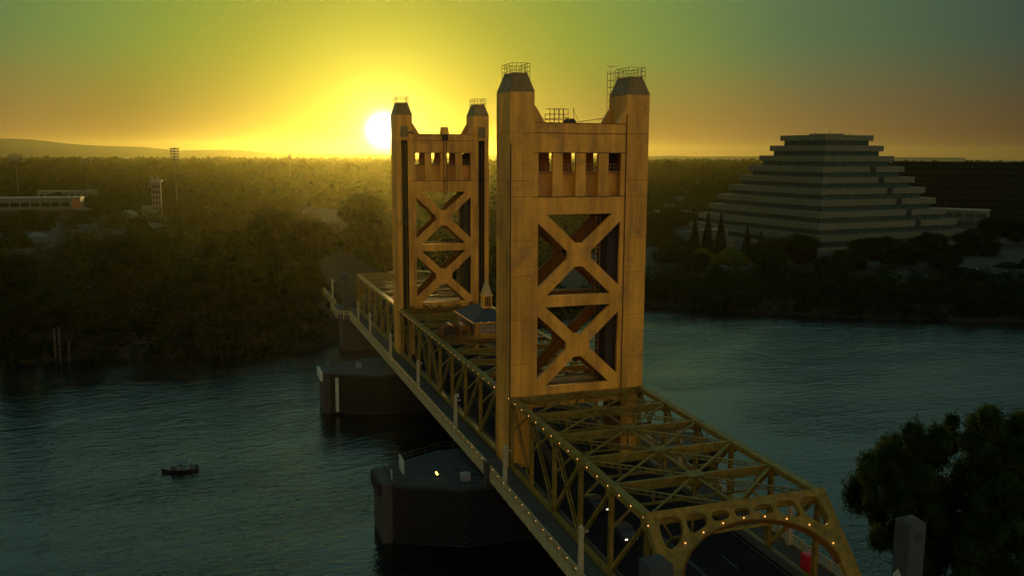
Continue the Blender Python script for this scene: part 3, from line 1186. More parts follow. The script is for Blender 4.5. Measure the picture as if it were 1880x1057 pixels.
# ------------------------------------------------------------------ machinery house on the lift span
mh = empty('machinery_house', 'operator house with slate roof, bulb lined eaves and a spire on the lift span', 'bridge house', (0, 0, 0))
w_ = MB()
w_.box(6.9, 13.1, 38.7, 50.2, 19.95, 22.75)
w_.box(6.3, 13.7, 38.2, 50.7, 19.95, 20.25)
w_.build('wall', 'gold', mh)
rf_ = MB()
rf_.frustum(6.3, 13.7, 38.1, 50.8, 22.95, 24.6, 2.7, 3.2)
rf_.build('roof', 'slate', mh)
MB().box(6.22, 13.78, 38.0, 50.9, 22.752, 22.945).build('cornice', 'gold', mh)
wn = MB().box(-.40, .40, -.03, .03, -.75, .75).mesh('window', 'palewin')
fr = MB()
for xx in (-.45, -.02, .40):
    fr.box(xx, xx + .05, -.07, -.02, -.8, .8)
for zz in (-.8, 0, .75):
    fr.box(-.45, .45, -.068, -.022, zz, zz + .05)
frm = fr.mesh('window_frame', 'gold_dark')
for i in range(5):
    w = inst('window', wn, mh, (8.0 + i * 1.02, 38.68, 21.65))
    inst('window_frame', frm, w)
for i in range(9):
    w = inst('window', wn, mh, (6.88, 39.6 + i * 1.2, 21.65), R(-90))
    inst('window_frame', frm, w)
for i in range(11):
    inst('light_bulb', BULB_S, mh, (6.15, 38.1 + i * 1.25, 23.0))
for i in range(1, 6):
    inst('light_bulb', BULB_S, mh, (6.15 + i * 1.45, 37.93, 23.0))
cu_ = MB()
cu_.box(9.45, 11.15, 42.6, 44.3, 24.3, 27.0).box(9.3, 11.3, 42.45, 44.45, 26.9, 27.06)
cpo = cu_.build('cupola', 'gold', mh)
MB().box(9.8, 10.05, 42.52, 42.595, 25.0, 26.7).box(10.2, 10.45, 42.52, 42.595, 25.0, 26.7).box(10.6, 10.85, 42.52, 42.595, 25.0, 26.7).build('louvre', 'recess', cpo)
MB().frustum(9.45, 11.15, 42.6, 44.3, 27.062, 30.2, .82, .82).build('spire', 'spire', cpo)
MB().tube((10.3, 43.45, 30.1), (10.3, 43.45, 31.0), .04, n=5).build('finial', 'spire', cpo)
# wheel housing and gear frames beside the house
gh = empty('gear_housing', 'arched dark gear housing on the lift span left of the bridge house', 'gear housing', (0, 0, 0))
ar = [(2.6 + 1.1 * math.cos(t), 21.0 + 1.1 * math.sin(t)) for t in np.linspace(0, math.pi, 9)]
MB().prism([(1.5, 19.9)] + ar[::-1] + [(3.7, 19.9)], 'y', 40.2, 40.5).build('arch_front', 'recess', gh)
MB().prism([(1.3, 19.9)] + [(2.6 + 1.35 * math.cos(t), 21.0 + 1.35 * math.sin(t)) for t in np.linspace(0, math.pi, 9)][::-1] + [(3.9, 19.9)], 'y', 40.5, 43.5).build('shell', 'gold_dark', gh)
gd = empty('gear_cabin', 'low plated gear cabin between the gear housing and the bridge house', 'gear cabin', (0, 0, 0))
MB().box(4.2, 6.2, 39.6, 43.2, 19.9, 21.9).frustum(4.1, 6.3, 39.5, 43.3, 21.902, 22.3, .5, .5).build('body', 'gold_dark', gd)
MB().tube((5.0, 39.58, 20.9), (5.0, 39.3, 20.9), .55, n=14).build('gear_wheel', 'recess', gd)
cw = empty('catwalk', 'plated catwalk across the lift span in front of the bridge house', 'catwalk', (0, 0, 0))
MB().box(.9, 19.1, 35.9, 37.4, 19.96, 20.04).build('floor', 'gold_dark', cw)
rl = MB()
for yy in (35.95, 37.35):
    for xx in np.linspace(1, 19, 10):
        rl.box(xx - .03, xx + .03, yy - .03, yy + .03, 20.04, 21.1)
    rl.box(1, 19, yy - .03, yy + .03, 21.1, 21.16).box(1, 19, yy - .025, yy + .025, 20.55, 20.6)
rl.build('handrail', 'steel', cw)
for (yy, l) in ((7.6, 'machinery deck with cable guides at the near end of the lift span'), (69.0, 'machinery deck at the foot of the far tower brace')):
    e = empty('guide_frame', l, 'guide frame', (0, 0, 0), group='guide frames at the lift span ends')
    b = MB().box(1, 19, yy - .9, yy + 1.4, 19.97, 20.2)
    b.build('deck_plate', 'gold_dark', e)
    for xx in (2, 5, 8, 12, 15, 18):
        MB().box(xx - .35, xx + .35, yy - .5, yy + .9, 20.2, 20.9 + .4 * (xx % 2)).build('cable_anchor', 'gold_dark', e)
    rl = MB()
    for k in (.5, 1.0):
        rl.box(1, 19, yy - .9, yy - .85, 20.2 + k, 20.25 + k)
    for xx in np.linspace(1, 19, 12):
        rl.box(xx - .03, xx + .03, yy - .9, yy - .85, 20.2, 21.2)
    rl.build('handrail', 'steel', e)

# ------------------------------------------------------------------ piers with chevron timber fenders
HEX = [(-15.4, 3.6), (-6.2, -1.0), (26.2, -1.0), (35.4, 3.6), (35.4, 10.4), (26.2, 15.0), (-6.2, 15.0), (-15.4, 10.4)]


def make_pier(name, label, y0, mirror):
    P = empty(name, label, 'bridge pier', (0, y0, 0), group='timber fendered piers')

    def my(y):
        return (5.68 - y) if mirror else y
    pts = [(x, my(y)) for x, y in HEX]
    if mirror:
        pts = pts[::-1]
    b = MB().prism(pts, 'z', -4, ZPIER - .35)
    b.build('core', 'black', P)
    cx_, cy_ = 10, my(7)
    big = [(cx_ + (x - cx_) * 1.012, cy_ + (y - cy_) * 1.035) for x, y in pts]
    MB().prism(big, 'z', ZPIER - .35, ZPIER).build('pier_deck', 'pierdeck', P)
    MB().box(-.6, 4.2, -.8, 6.5, ZPIER + .001, 9.0).box(15.8, 20.6, -.8, 6.5, ZPIER + .001, 9.0).build('pedestal', 'concrete', P)
    # wales round the top and foot
    # chevron planks on the faces seen from the near side
    faces = [(Vector((-15.4, 3.6)), Vector((-6.2, -1.0)), 1), (Vector((-6.2, -1.0)), Vector((10, -1.0)), -1), (Vector((26.2, -1.0)), Vector((10, -1.0)), -1)]
    if mirror:
        faces = [(Vector((-15.4, my(10.4))), Vector((-6.2, my(15))), 1), (Vector((-6.2, my(15))), Vector((10, my(15))), -1), (Vector((26.2, my(15))), Vector((10, my(15))), -1)]
    for (a, c, sg) in faces:
        d = (c - a)
        L = d.length
        d.normalize()
        nrm2 = Vector((d.y, -d.x)).normalized()
        if nrm2.y > 0:
            nrm2 = -nrm2
        H = ZPIER - .5
        step = .74
        t = -H
        while t < L + H:
            # plank line: u = t + s*sg ..., z = s   clipped to the face
            if sg > 0:
                u0, z0, u1, z1 = t, 0.0, t + H, H
            else:
                u0, z0, u1, z1 = t, H, t + H, 0.0
            # clip in u
            def clip(u0, z0, u1, z1):
                if u1 <= 0 or u0 >= L:
                    return None
                if u0 < 0:
                    k = (0 - u0) / (u1 - u0)
                    z0 = z0 + (z1 - z0) * k
                    u0 = 0
                if u1 > L:
                    k = (L - u0) / (u1 - u0)
                    z1 = z0 + (z1 - z0) * k
                    u1 = L
                return u0, z0, u1, z1
            r_ = clip(u0, z0, u1, z1)
            t += step
            if not r_ or r_[2] - r_[0] < .4:
                continue
            u0, z0, u1, z1 = r_
            A = a + d * u0 + nrm2 * .16
            B = a + d * u1 + nrm2 * .16
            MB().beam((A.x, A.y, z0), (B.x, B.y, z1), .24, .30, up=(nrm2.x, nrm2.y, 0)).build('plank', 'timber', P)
        for zz in (H + .12, .35):
            A, B = a + nrm2 * .38, c + nrm2 * .38
            MB().beam((A.x, A.y, zz), (B.x, B.y, zz), .3, .2).build('wale', 'timber', P)
    # concrete nose block at the upstream tip
    yn = my(7)
    MB().box(-16.8, -15.35, yn - 3.4, yn + 3.4, -4, ZPIER + .1).build('nose_block', 'concrete', P)
    MB().prism([(yn - 3.0, ZPIER + .1), (yn - 3.0, ZPIER - 1.6), (yn + 3.0, ZPIER - 1.6), (yn + 3.0, ZPIER + .1)], 'x', -17.3, -16.81).build('nose_fender', 'gauge' if mirror else 'timber', P)
    # handrail round the deck
    hr = MB()
    for i in range(len(big)):
        A, B = big[i], big[(i + 1) % len(big)]
        for zz in (.55, 1.1):
            hr.beam((A[0] * .985 + .15, A[1], ZPIER + zz), (B[0] * .985 + .15, B[1], ZPIER + zz), .05, .05)
        k = max(1, int(math.hypot(B[0] - A[0], B[1] - A[1]) / 2.4))
        for j in range(k):
            x = (A[0] + (B[0] - A[0]) * j / k) * .985 + .15
            y = A[1] + (B[1] - A[1]) * j / k
            hr.box(x - .03, x + .03, y - .03, y + .03, ZPIER, ZPIER + 1.12)
    hr.build('handrail', 'mast', P)
    return P


pn = make_pier('bridge_pier', 'dark timber fendered pier under the near tower', 0, False)
pf = make_pier('bridge_pier', 'timber fendered pier under the far tower with a pale gauge board', 72.67, True)
tag(MB().box(-14.6, -13.95, 66.2, 66.35, .6, 7.7).build('gauge_board', 'gauge'), 'pale vertical gauge board on the far pier fender', 'gauge board')
sg_ = empty('pier_sign', 'white board on a post at the tip of the near pier', 'sign', (-13.6, 6.2, ZPIER))
MB().beam((0, -1.5, 1.75), (0, 1.5, 1.75), .08, 2.1).build('board', 'board', sg_)
MB().box(-.05, .05, -1.3, -1.2, 0, .8).box(-.05, .05, 1.2, 1.3, 0, .8).build('post', 'mast', sg_)
tag(MB().box(-15.2, -15.1, 5.2, 5.9, ZPIER, ZPIER + 1.3).build('marker_post', 'board'), 'small pale marker board on the nose of the near pier', 'marker')
fl_ = empty('floodlight', 'lit amber floodlight on the deck of the near pier', 'floodlight', (-8.9, 5.0, ZPIER))
MB().box(-.2, .2, -.5, .5, 0, .25).build('base', 'mast', fl_)
MB().box(-.1, .1, -.45, .45, .252, .42).build('lens', 'amber', fl_)
MB().box(-2.2, -1.0, 0, 0, 0, 0)
hp = MB()
for k in range(4):
    hp.beam((-4.6 + k * .35, 3.6, ZPIER + .2), (-5.8 + k * .35, 7.6, ZPIER + .2), .14, .14)
tag(hp.build('pipe_stack', 'mast'), 'row of pipes lying on the near pier deck beside the rail', 'pipes')
tag(MB().box(-6.2, -5.0, 1.6, 2.6, ZPIER, ZPIER + .9).frustum(-6.3, -4.9, 1.5, 2.7, ZPIER + .902, ZPIER + 1.1, .2, .2).build('control_box', 'boatwhite'), 'pale control box on the near pier under the sidewalk', 'box')
tag(MB().box(-9.6, -8.6, 70.5, 71.3, ZPIER, ZPIER + .8).frustum(-9.7, -8.5, 70.4, 71.4, ZPIER + .802, ZPIER + 1.0, .2, .2).build('control_box', 'boatwhite'), 'small box on the deck of the far pier', 'box')
tag(MB().tube((-15.0, 71.3, ZPIER), (-15.0, 71.3, ZPIER + 1.6), .06, n=6).box(-15.2, -14.8, 71.1, 71.5, ZPIER + 1.6, ZPIER + 1.75).build('marker_post', 'mast'), 'thin navigation post at the tip of the far pier', 'marker')
# bank pier carrying the far span
bp_ = empty('bank_pier', 'grey concrete pier at the far bank under the bridge', 'bridge pier', (0, 0, 0))
MB().box(-4.8, 24.8, 124.3, 131.5, -4, 8.55).build('wall', 'concrete', bp_)
MB().box(-5.2, 25.2, 123.9, 131.9, 8.552, 9.05).build('cap', 'concrete', bp_)
# posts under sidewalk at near tower
tag(MB().box(-3.6, -2.7, -.9, .1, 7.4, 11.6).build('fascia_pilaster', 'concrete'), 'square grey pilaster on the railing at the near tower', 'pilaster')


# pylons at the bridge ends
def pylon(x0, x1, y0, y1, zb, zt, label, grille=True):
    P = empty('bridge_pylon', label, 'pylon', (0, 0, 0), group='concrete pylons at the bridge ends')
    MB().box(x0, x1, y0, y1, zb, zt - .42).build('shaft', 'pylonstone', P)
    MB().box(x0 - .12, x1 + .12, y0 - .12, y1 + .12, zb - 3, zb + 1.1).build('plinth', 'pylonstone', P)
    MB().frustum(x0 - .0, x1 + .0, y0 - .0, y1 + .0, zt - .418, zt, .55, .65).build('cap', 'pylonstone', P)
    if grille:
        g = MB()
        xa, xb = x0 + .55, x1 - .3
        MB().box(xa - .05, xb + .05, y0 - .012, y0 - .002, zt - 2.0, zt - 1.25).build('plaque', 'recess', P)
        for i in range(6):
            x = xa + (xb - xa) * i / 5
            g.box(x - .05, x + .05, y0 - .05, y0 - .013, zt - 1.98, zt - 1.27)
        g.build('plaque_relief', 'pylonstone', P)
    return P


pylon(-4.5, -2.4, -49.1, -47.0, 9.0, 19.6, 'grey concrete pylon in front of the left foot of the arched portal')
pylon(22.0, 23.8, -49.1, -47.2, 9.0, 19.6, 'dark grey concrete pylon before the big tree, an arched lantern niche on its side')
nb = MB()
nb.prism([(-48.5, 12.6), (-47.5, 12.6), (-47.5, 13.9), (-48.0, 14.5), (-48.5, 13.9)], 'x', 21.88, 21.99)
tag(nb.build('wall_lantern', 'board'), 'small pointed pale lantern on the side of the right pylon', 'lantern')
pylon(-4.6, -3.2, 123.5, 125.6, 9.0, 21.4, 'hazy concrete pylon at the far end of the bridge', grille=False)
pylon(23.0, 24.6, 123.5, 125.6, 9.0, 21.4, 'far right concrete pylon behind the towers', grille=False)

# things on the bridge
cab = empty('red_cabinet', 'bright red cabinet on the right sidewalk inside the portal', 'cabinet', (20.7, -37.0, 10.12 + gz(-40)))
MB().box(-.65, .65, -.5, .5, .08, 1.95).frustum(-.7, .7, -.55, .55, 1.952, 2.1, .1, .1).build('body', 'red', cab)
MB().box(-.57, -.02, -.54, -.502, .2, 1.85).box(.02, .57, -.54, -.502, .2, 1.85).build('door', 'red', cab)
tag(MB().box(-.33, .33, -.03, .03, 0, .62).build('small_sign', 'board'), 'small pale sign fixed on the lift span truss behind the railing', 'sign').location = (.0, 26.5, 13.0)
tag(MB().box(-.3, .3, -.12, .12, 0, 1.0).box(-.1, .1, -.1, .1, 1.0, 1.8).build('signal_head', 'recess'), 'dark traffic signal hanging under the portal arch', 'traffic signal').location = (16.2, -20.5, 13.3)
tag(MB().box(2.4, 3.6, -.2, .0, 0, .35).box(2.7, 3.3, -.35, -.2, .05, .3).build('cap_beacon', 'mast'), 'small beacon fitted on the far tower header', 'beacon').location = (0, 72.5, Z58 + .1)


def car(label, x, y, ry, mat, lights=True):
    C_ = empty('parked_car' if not lights else 'car', label, 'car', (x, y, 10.01 + gz(y)), ry, 'cars on the near span')
    b = MB()
    side = [(-2.2, .35), (2.2, .35), (2.25, .75), (2.1, .95), (1.2, 1.02), (.6, 1.42), (-.9, 1.45), (-1.7, 1.05), (-2.2, .98)]
    n = len(side)
    for yy, k in ((-.88, 1), (.88, 1)):
        for (u, z) in side:
            yk = yy * (.82 if z > 1.3 else 1)
            b.v.append((yk, u, z))
    b.f.append(tuple(range(n)))
    b.f.append(tuple(n + i for i in reversed(range(n))))
    for i in range(n):
        j = (i + 1) % n
        b.f.append((j, i, n + i, n + j))
    b.build('body', mat, C_)
    g = MB().prism([(1.14, 1.05), (.6, 1.40), (-.88, 1.43), (-1.6, 1.07)], 'x', -.885, .885)
    g.build('window', 'glass', C_)
    wh = MB().tube((-.1, 0, 0), (.1, 0, 0), .33, n=12).mesh('wheel', 'recess')
    for sx in (-.82, .82):
        for yy in (-1.35, 1.35):
            inst('wheel', wh, C_, (sx, yy, .34))
    hl = MB().box(-.16, .16, -.03, .03, -.08, .08).mesh('headlight', 'whitelamp')
    for sx in (-.62, .62):
        inst('headlight', hl, C_, (sx, 2.26, .72))
    return C_


car('dark car with lit headlights driving toward the viewer behind the left truss', 5.9, -15.5, math.pi, 'carred')
car('dark car behind the first one, glimpsed through the left truss', 5.7, -23.5, math.pi, 'carsilver')

# ------------------------------------------------------------------ boat
bo = empty('motor_boat', 'small dark motor boat with a grey canopy out on the river', 'boat', (-43.8, 42.0, 0), R(-8))
hv = MB()
secs = [(-2.75, .02, .62, -.15, .04), (-2.1, .45, .58, -.2, .3), (-1.0, .88, .52, -.25, .7), (.5, 1.02, .5, -.25, .85), (2.6, .95, .55, -.25, .85)]
for (x, hw, zt, zb, kw) in secs:
    hv.v += [(x - (.25 if x < -2.5 else 0), -hw, zt), (x, -kw, zb), (x, kw, zb), (x - (.25 if x < -2.5 else 0), hw, zt)]
for i in range(4):
    k = i * 4
    hv.f += [(k, k + 4, k + 5, k + 1), (k + 1, k + 5, k + 6, k + 2), (k + 2, k + 6, k + 7, k + 3)]
hv.f += [(16, 19, 18, 17)]
hv.build('hull', 'hull', bo)
dk = MB()
for (x, hw, zt, zb, kw) in secs:
    dk.v += [(x, -hw * .96, zt - .06), (x, hw * .96, zt - .06)]
for i in range(4):
    k = i * 2
    dk.f.append((k, k + 1, k + 3, k + 2))
dk.build('deck', 'boatwhite', bo)
MB().beam((-1.2, -.7, .6), (-.8, -.7, 1.15), .05, .5).box(-1.0, -.7, -.8, .8, .45, 1.05).build('windscreen', 'glass', bo)
cn = MB()
cn.prism([(-1.1, 1.62), (-.9, 1.78), (1.0, 1.80), (1.3, 1.66), (1.2, 1.62), (-1.0, 1.58)], 'y', -.85, .85)
cn.build('canopy', 'canopy', bo)
MB().beam((-.9, -.8, .5), (-.9, -.8, 1.62), .05, .05).beam((-.9, .8, .5), (-.9, .8, 1.62), .05, .05).beam((1.1, -.8, .5), (1.1, -.8, 1.64), .05, .05).beam((1.1, .8, .5), (1.1, .8, 1.64), .05, .05).build('canopy_frame', 'mast', bo)
MB().box(.1, .7, -.6, .6, .4, .85).box(1.6, 2.3, -.8, .8, .4, .95).build('seat', 'canopy', bo)
MB().box(2.6, 3.0, -.22, .22, -.1, .95).build('outboard_motor', 'recess', bo)


def rope_person(label, x, y, z, rz, shirt):
    """small seated person aboard: one skinned body"""
    P = empty('person', label, 'person', (x, y, z), rz, 'people aboard the motor boat')
    b = MB()
    rings = [(0.0, .17, .13, 0), (.12, .19, .14, 0), (.35, .20, .13, -.01), (.48, .21, .12, -.01), (.56, .12, .08, 0), (.60, .06, .06, 0), (.66, .085, .095, .01), (.74, .09, .105, .015), (.82, .07, .08, .01), (.86, .02, .02, .01)]
    n = 10
    for (zz, rx, ry, oy) in rings:
        for i in range(n):
            t = 2 * math.pi * i / n
            b.v.append((rx * math.cos(t), oy + ry * math.sin(t), zz))
    for k in range(len(rings) - 1):
        for i in range(n):
            j = (i + 1) % n
            b.f.append((k * n + i, k * n + j, (k + 1) * n + j, (k + 1) * n + i))
    for sx in (-1, 1):
        b.tube((sx * .1, 0, .06), (sx * .12, .42, .08), .085, .065, 8)
        b.tube((sx * .12, .42, .08), (sx * .12, .46, -.36), .062, .045, 8)
        b.tube((sx * .2, 0, .47), (sx * .24, .08, .22), .055, .045, 8)
        b.tube((sx * .24, .08, .22), (sx * .16, .32, .16), .042, .035, 8)
    b.build('body', shirt, P, smooth=True)
    return P


rope_person('person in dark clothes sitting under the boat canopy', -43.6, 41.85, .86, R(90), 'canopy')
rope_person('person in pale clothes sitting at the stern of the motor boat', -41.9, 41.75, .96, R(90), 'boatwhite')

# ------------------------------------------------------------------ trees
def crown_mesh(name, seed, leaves, leaf, mat, lobes=15, flat=.8, core=True, rr=(.26, .44)):
    rng = np.random.default_rng(seed)
    cen, rad = [], []
    for i in range(lobes):
        while True:
            p = rng.uniform(-1, 1, 3)
            if .2 < np.linalg.norm(p) < 1:
                break
        p = p * np.array([.70, .70, .58 * flat / .8]) * (1 if rr[0] > .2 else 1.38)
        r = rng.uniform(*rr)
        cen.append(p)
        rad.append(r)
    cen.append(np.zeros(3)); rad.append(.52 if rr[0] > .2 else .44)
    cen, rad = np.array(cen), np.array(rad)
    pr = rad ** 2 / np.sum(rad ** 2)
    idx = rng.choice(len(rad), leaves, p=pr)
    d = rng.normal(size=(leaves, 3))
    d /= np.linalg.norm(d, axis=1)[:, None]
    rr = rad[idx] * rng.uniform(.72, 1.12, leaves)
    # clumping: displace the radius by low frequency noise
    ph = np.sin(d[:, 0] * 7 + idx) * np.sin(d[:, 1] * 6 + idx * 2) * np.sin(d[:, 2] * 8 + idx * 3)
    rr = rr * (1 + .28 * ph)
    c = cen[idx] + d * rr[:, None] * np.array([1, 1, .88])
    a = rng.normal(size=(leaves, 3)); a /= np.linalg.norm(a, axis=1)[:, None]
    b = np.cross(a, d); b /= np.linalg.norm(b, axis=1)[:, None] + 1e-9
    s = leaf * rng.uniform(.6, 1.35, leaves)[:, None]
    v = np.stack([c - a * s, c + b * s * .6, c + a * s, c - b * s * .6], 1).reshape(-1, 3)
    nf = leaves
    V = [v]
    F = np.arange(nf * 4).reshape(-1, 4)
    extra_v, extra_f = [], []
    if core:
        off = nf * 4
        for p, r in zip(cen, rad):
            r = r * .74
            k = off + len(extra_v)
            n1, n2 = 8, 5
            for j in range(n2 + 1):
                th = math.pi * j / n2
                for i in range(n1):
                    t = 2 * math.pi * i / n1
                    w = r * (1 + .15 * math.sin(3 * t + j * 2 + p[0] * 9))
                    extra_v.append((p[0] + w * math.sin(th) * math.cos(t), p[1] + w * math.sin(th) * math.sin(t), p[2] + w * math.cos(th) * .88))
            for j in range(n2):
                for i in range(n1):
                    i2 = (i + 1) % n1
                    extra_f.append((k + j * n1 + i, k + (j + 1) * n1 + i, k + (j + 1) * n1 + i2, k + j * n1 + i2))
        V.append(np.array(extra_v))
        F = np.vstack([F, np.array(extra_f)])
    V = np.vstack(V)
    me = bpy.data.meshes.new(name)
    me.vertices.add(len(V)); me.vertices.foreach_set('co', V.astype(np.float32).ravel())
    me.loops.add(F.size); me.loops.foreach_set('vertex_index', F.astype(np.int32).ravel())
    me.polygons.add(len(F)); me.polygons.foreach_set('loop_start', np.arange(0, F.size, 4, dtype=np.int32))
    me.polygons.foreach_set('loop_total', np.full(len(F), 4, dtype=np.int32))
    me.update(calc_edges=True)
    me.materials.append(M[mat])
    return me


def trunk_mesh(seed, h, r, spread):
    rnd = random.Random(seed)
    b = MB()
    p = Vector((0, 0, -.6))
    for k in range(4):
        q = Vector((rnd.uniform(-.04, .04) * h * k, rnd.uniform(-.04, .04) * h * k, h * (k + 1) / 4))
        b.tube(p, q, r * (1 - k * .16), r * (1 - (k + 1) * .16), 8)
        p = q
        if k >= 1:
            for _ in range(3):
                t = rnd.uniform(0, 6.28)
                e = q + Vector((math.cos(t), math.sin(t), .55)) * spread * rnd.uniform(.5, .95)
                b.tube(q, e, r * .38, r * .10, 6)
                b.tube(q.lerp(e, .6), q.lerp(e, .6) + Vector((math.cos(t + 1), math.sin(t + 1), .8)) * spread * .35, r * .16, r * .05, 5)
    return b.mesh('trunk', 'bark')


CROWN = [crown_mesh('crown', 11, 15000, .034, 'leaf0', 16), crown_mesh('crown', 22, 15000, .034, 'leaf1', 20), crown_mesh('crown', 33, 15000, .036, 'leaf2', 13)]
CROWN_B = crown_mesh('crown', 44, 14000, .034, 'leafbright', 14)
TRUNK = [trunk_mesh(i, 1.0, .035, .34) for i in range(3)]


def tree(x, y, ztop, r, kind, label, zg=5.0, name='broadleaf_tree', group='riverside trees', crown=None):
    H = max(3.5, ztop - zg)
    hc = min(H * .95, r * 2.3)       # crown height
    T = empty(name, label, 'tree', (x, y, zg), random.uniform(0, 6.28), group)
    inst('crown', crown or CROWN[kind], T, (0, 0, H - hc * .5), 0, (r * 1.02, r * 1.02, hc * .56))
    inst('trunk', TRUNK[kind], T, (0, 0, 0), 0, (H * .8, H * .8, H * .8))
    return T


TREES = [
    (-87.3, 150, 27.4, 8.5, 0, 'dark round tree at the left edge of the picture above the river'),
    (-72.8, 148, 19.3, 10.0, 1, 'black low tree at the water behind the mooring piles'),
    (-61.8, 176, 30.5, 13.9, 2, 'tall broad dark tree behind the first row, left of the mast'),
    (-45.7, 150, 19.7, 12.1, 0, 'middle dark tree of the far left bank, its crown lower than its neighbours'),
    (-32.2, 162, 25.4, 15.5, 1, 'widest dark tree on the far left bank, dome shaped'),
    (-20.9, 148, 18.2, 9.7, 2, 'small rounded tree in front of the widest far bank tree'),
    (-5.3, 190, 32.1, 8.6, 0, 'tall orange edged tree just left of the bridge road'),
    (-14.1, 240, 33.9, 10.4, 1, 'hazy tall tree behind the dome shaped far bank tree'),
    (-10.7, 150, 23.1, 6.6, 2, 'green dark tree nearest the bridge rail on the far left bank'),
    (-83.5, 146, 18.8, 9.7, 2, 'low dark tree between the left edge tree and the mooring piles'),
    (12.5 - 20, 262, 30.6, 9.3, 1, 'hazy tree on the left side of the far road'),
    (38.1, 340, 34.1, 13.5, 0, 'glowing hazy tree right under the sun'),
    (34.6, 250, 25.4, 7.7, 2, 'hazy tree on the right side of the far road'),
    (-32.6, 300, 21.9, 10.2, 2, 'olive tree beyond the widest far bank tree'),
    (-55.4, 280, 19.4, 8.7, 0, 'small dark tree left of the open strip of road'),
    (-88.4, 300, 18.0, 8.7, 1, 'small dark tree under the long pale building'),
    (154.1, 232, 13.0, 8.3, 0, 'small spreading tree alone on the lawn beside the near tower'),
    (199.1, 330, 19.3, 9.3, 1, 'dark tree touching the right edge of the near tower'),
    (248.5, 400, 20.9, 10.1, 2, 'hazy dark tree behind the lawn tree'),
    (163.8, 205, 15.4, 13.5, 3, 'light green topped tree in front of the three conifers'),
    (197.6, 225, 15.3, 10.2, 0, 'dark bushy tree below the two small conifers'),
    (174.9, 188, 10.2, 12.5, 2, 'low round tree at the water right of the light green topped tree'),
    (207.2, 215, 19.8, 12.1, 1, 'loose brownish tree before the corner of the stepped building'),
    (189.2, 178, 12.1, 14.1, 0, 'dark tree at the water under the corner of the stepped building'),
    (232.9, 195, 19.9, 13.9, 2, 'dark dome tree before the right face of the stepped building'),
    (199.3, 165, 9.5, 14.0, 1, 'low black tree at the water below the dome tree'),
    (254.2, 190, 17.0, 14.3, 0, 'broad dark tree left of the riverside path'),
    (223.5, 156, 9.9, 12.8, 2, 'low dark tree at the water left of the riverside path'),
    (311.5, 215, 13.1, 14.2, 1, 'dark tree behind the riverside path'),
    (370.3, 250, 22.4, 16.8, 2, 'tall dark tree at the right edge below the office blocks'),
    (301.8, 185, 10.1, 11.7, 0, 'dark tree at the right edge above the path'),
    (138.5, 190, 7.5, 10.3, 0, 'low bushy tree at the water left of the black trees'),
    (210.4, 134, 6.2, 9.7, 1, 'black shoreline bush right where the river bends'),
    (233, 116, 4.6, 7.4, 2, 'small black bush at the right end of the far shore'),
]
for (x, y, zt, r, k, l) in TREES:
    low = zt < 11
    kw = dict(zg=1.0 if low else 4.6, name='shoreline_bush' if zt < 7 else 'broadleaf_tree', crown=CROWN_B if k == 3 else None)
    H = zt - kw['zg']
    if x > 130 and zt < 12.5:
        x, y = x - 9, y - 13
    if x > 60 and r > .62 * H + 1:
        r2 = max(.62 * H + 1, r * .6)
        tree(x - (r - r2) * 1.15, y + random.uniform(-2, 5), zt - random.uniform(.5, 1.8), r2, (k + 1) % 3, 'left companion of ' + l, **kw)
        tree(x + (r - r2) * .9, y, zt, r2, k % 3, l, **kw)
    else:
        tree(x, y, zt, r, k % 3, l, **kw)
for i, (x, y, zt, r, l) in enumerate([
        (150, 205, 14.0, 8, 'dark tree between the lawn tree and the light green topped tree'), (182, 200, 14.5, 9, 'dark rounded tree right of the light green topped tree'),
        (216, 190, 15.0, 9, 'dark tree between the brownish tree and the dome tree'), (246, 172, 14.0, 9, 'dark tree right of the dome tree near the water'),
        (203, 185, 13.5, 8, 'squat dark tree below the brownish tree'), (272, 205, 16.0, 10, 'dark tree at the right foot of the stepped building'),
        (290, 225, 17.0, 10, 'tall dark tree beside the low white building'), (330, 235, 17.5, 11, 'dark tree in front of the low white building'),
        (166, 182, 10.5, 8, 'dark tree leaning over the water below the conifers'), (236, 150, 11.0, 8, 'dark tree at the bend of the riverside path')]):
    tree(x, y, zt, r, i % 3, l, zg=3.0)
# shoreline thicket that nobody could count
shv = MB()
rnd = random.Random(5)


def lump(b, x, y, z, r, h, rnd, n1=7, n2=4):
    k = len(b.v)
    for j in range(n2 + 1):
        th = math.pi * .62 * j / n2
        for i in range(n1):
            t = 2 * math.pi * i / n1
            w = r * rnd.uniform(.75, 1.15)
            b.v.append((x + w * math.sin(th) * math.cos(t), y + w * math.sin(th) * math.sin(t), z + h * math.cos(th) * rnd.uniform(.85, 1.1)))
    for j in range(n2):
        for i in range(n1):
            i2 = (i + 1) % n1
            b.f.append((k + j * n1 + i, k + (j + 1) * n1 + i, k + (j + 1) * n1 + i2, k + j * n1 + i2))


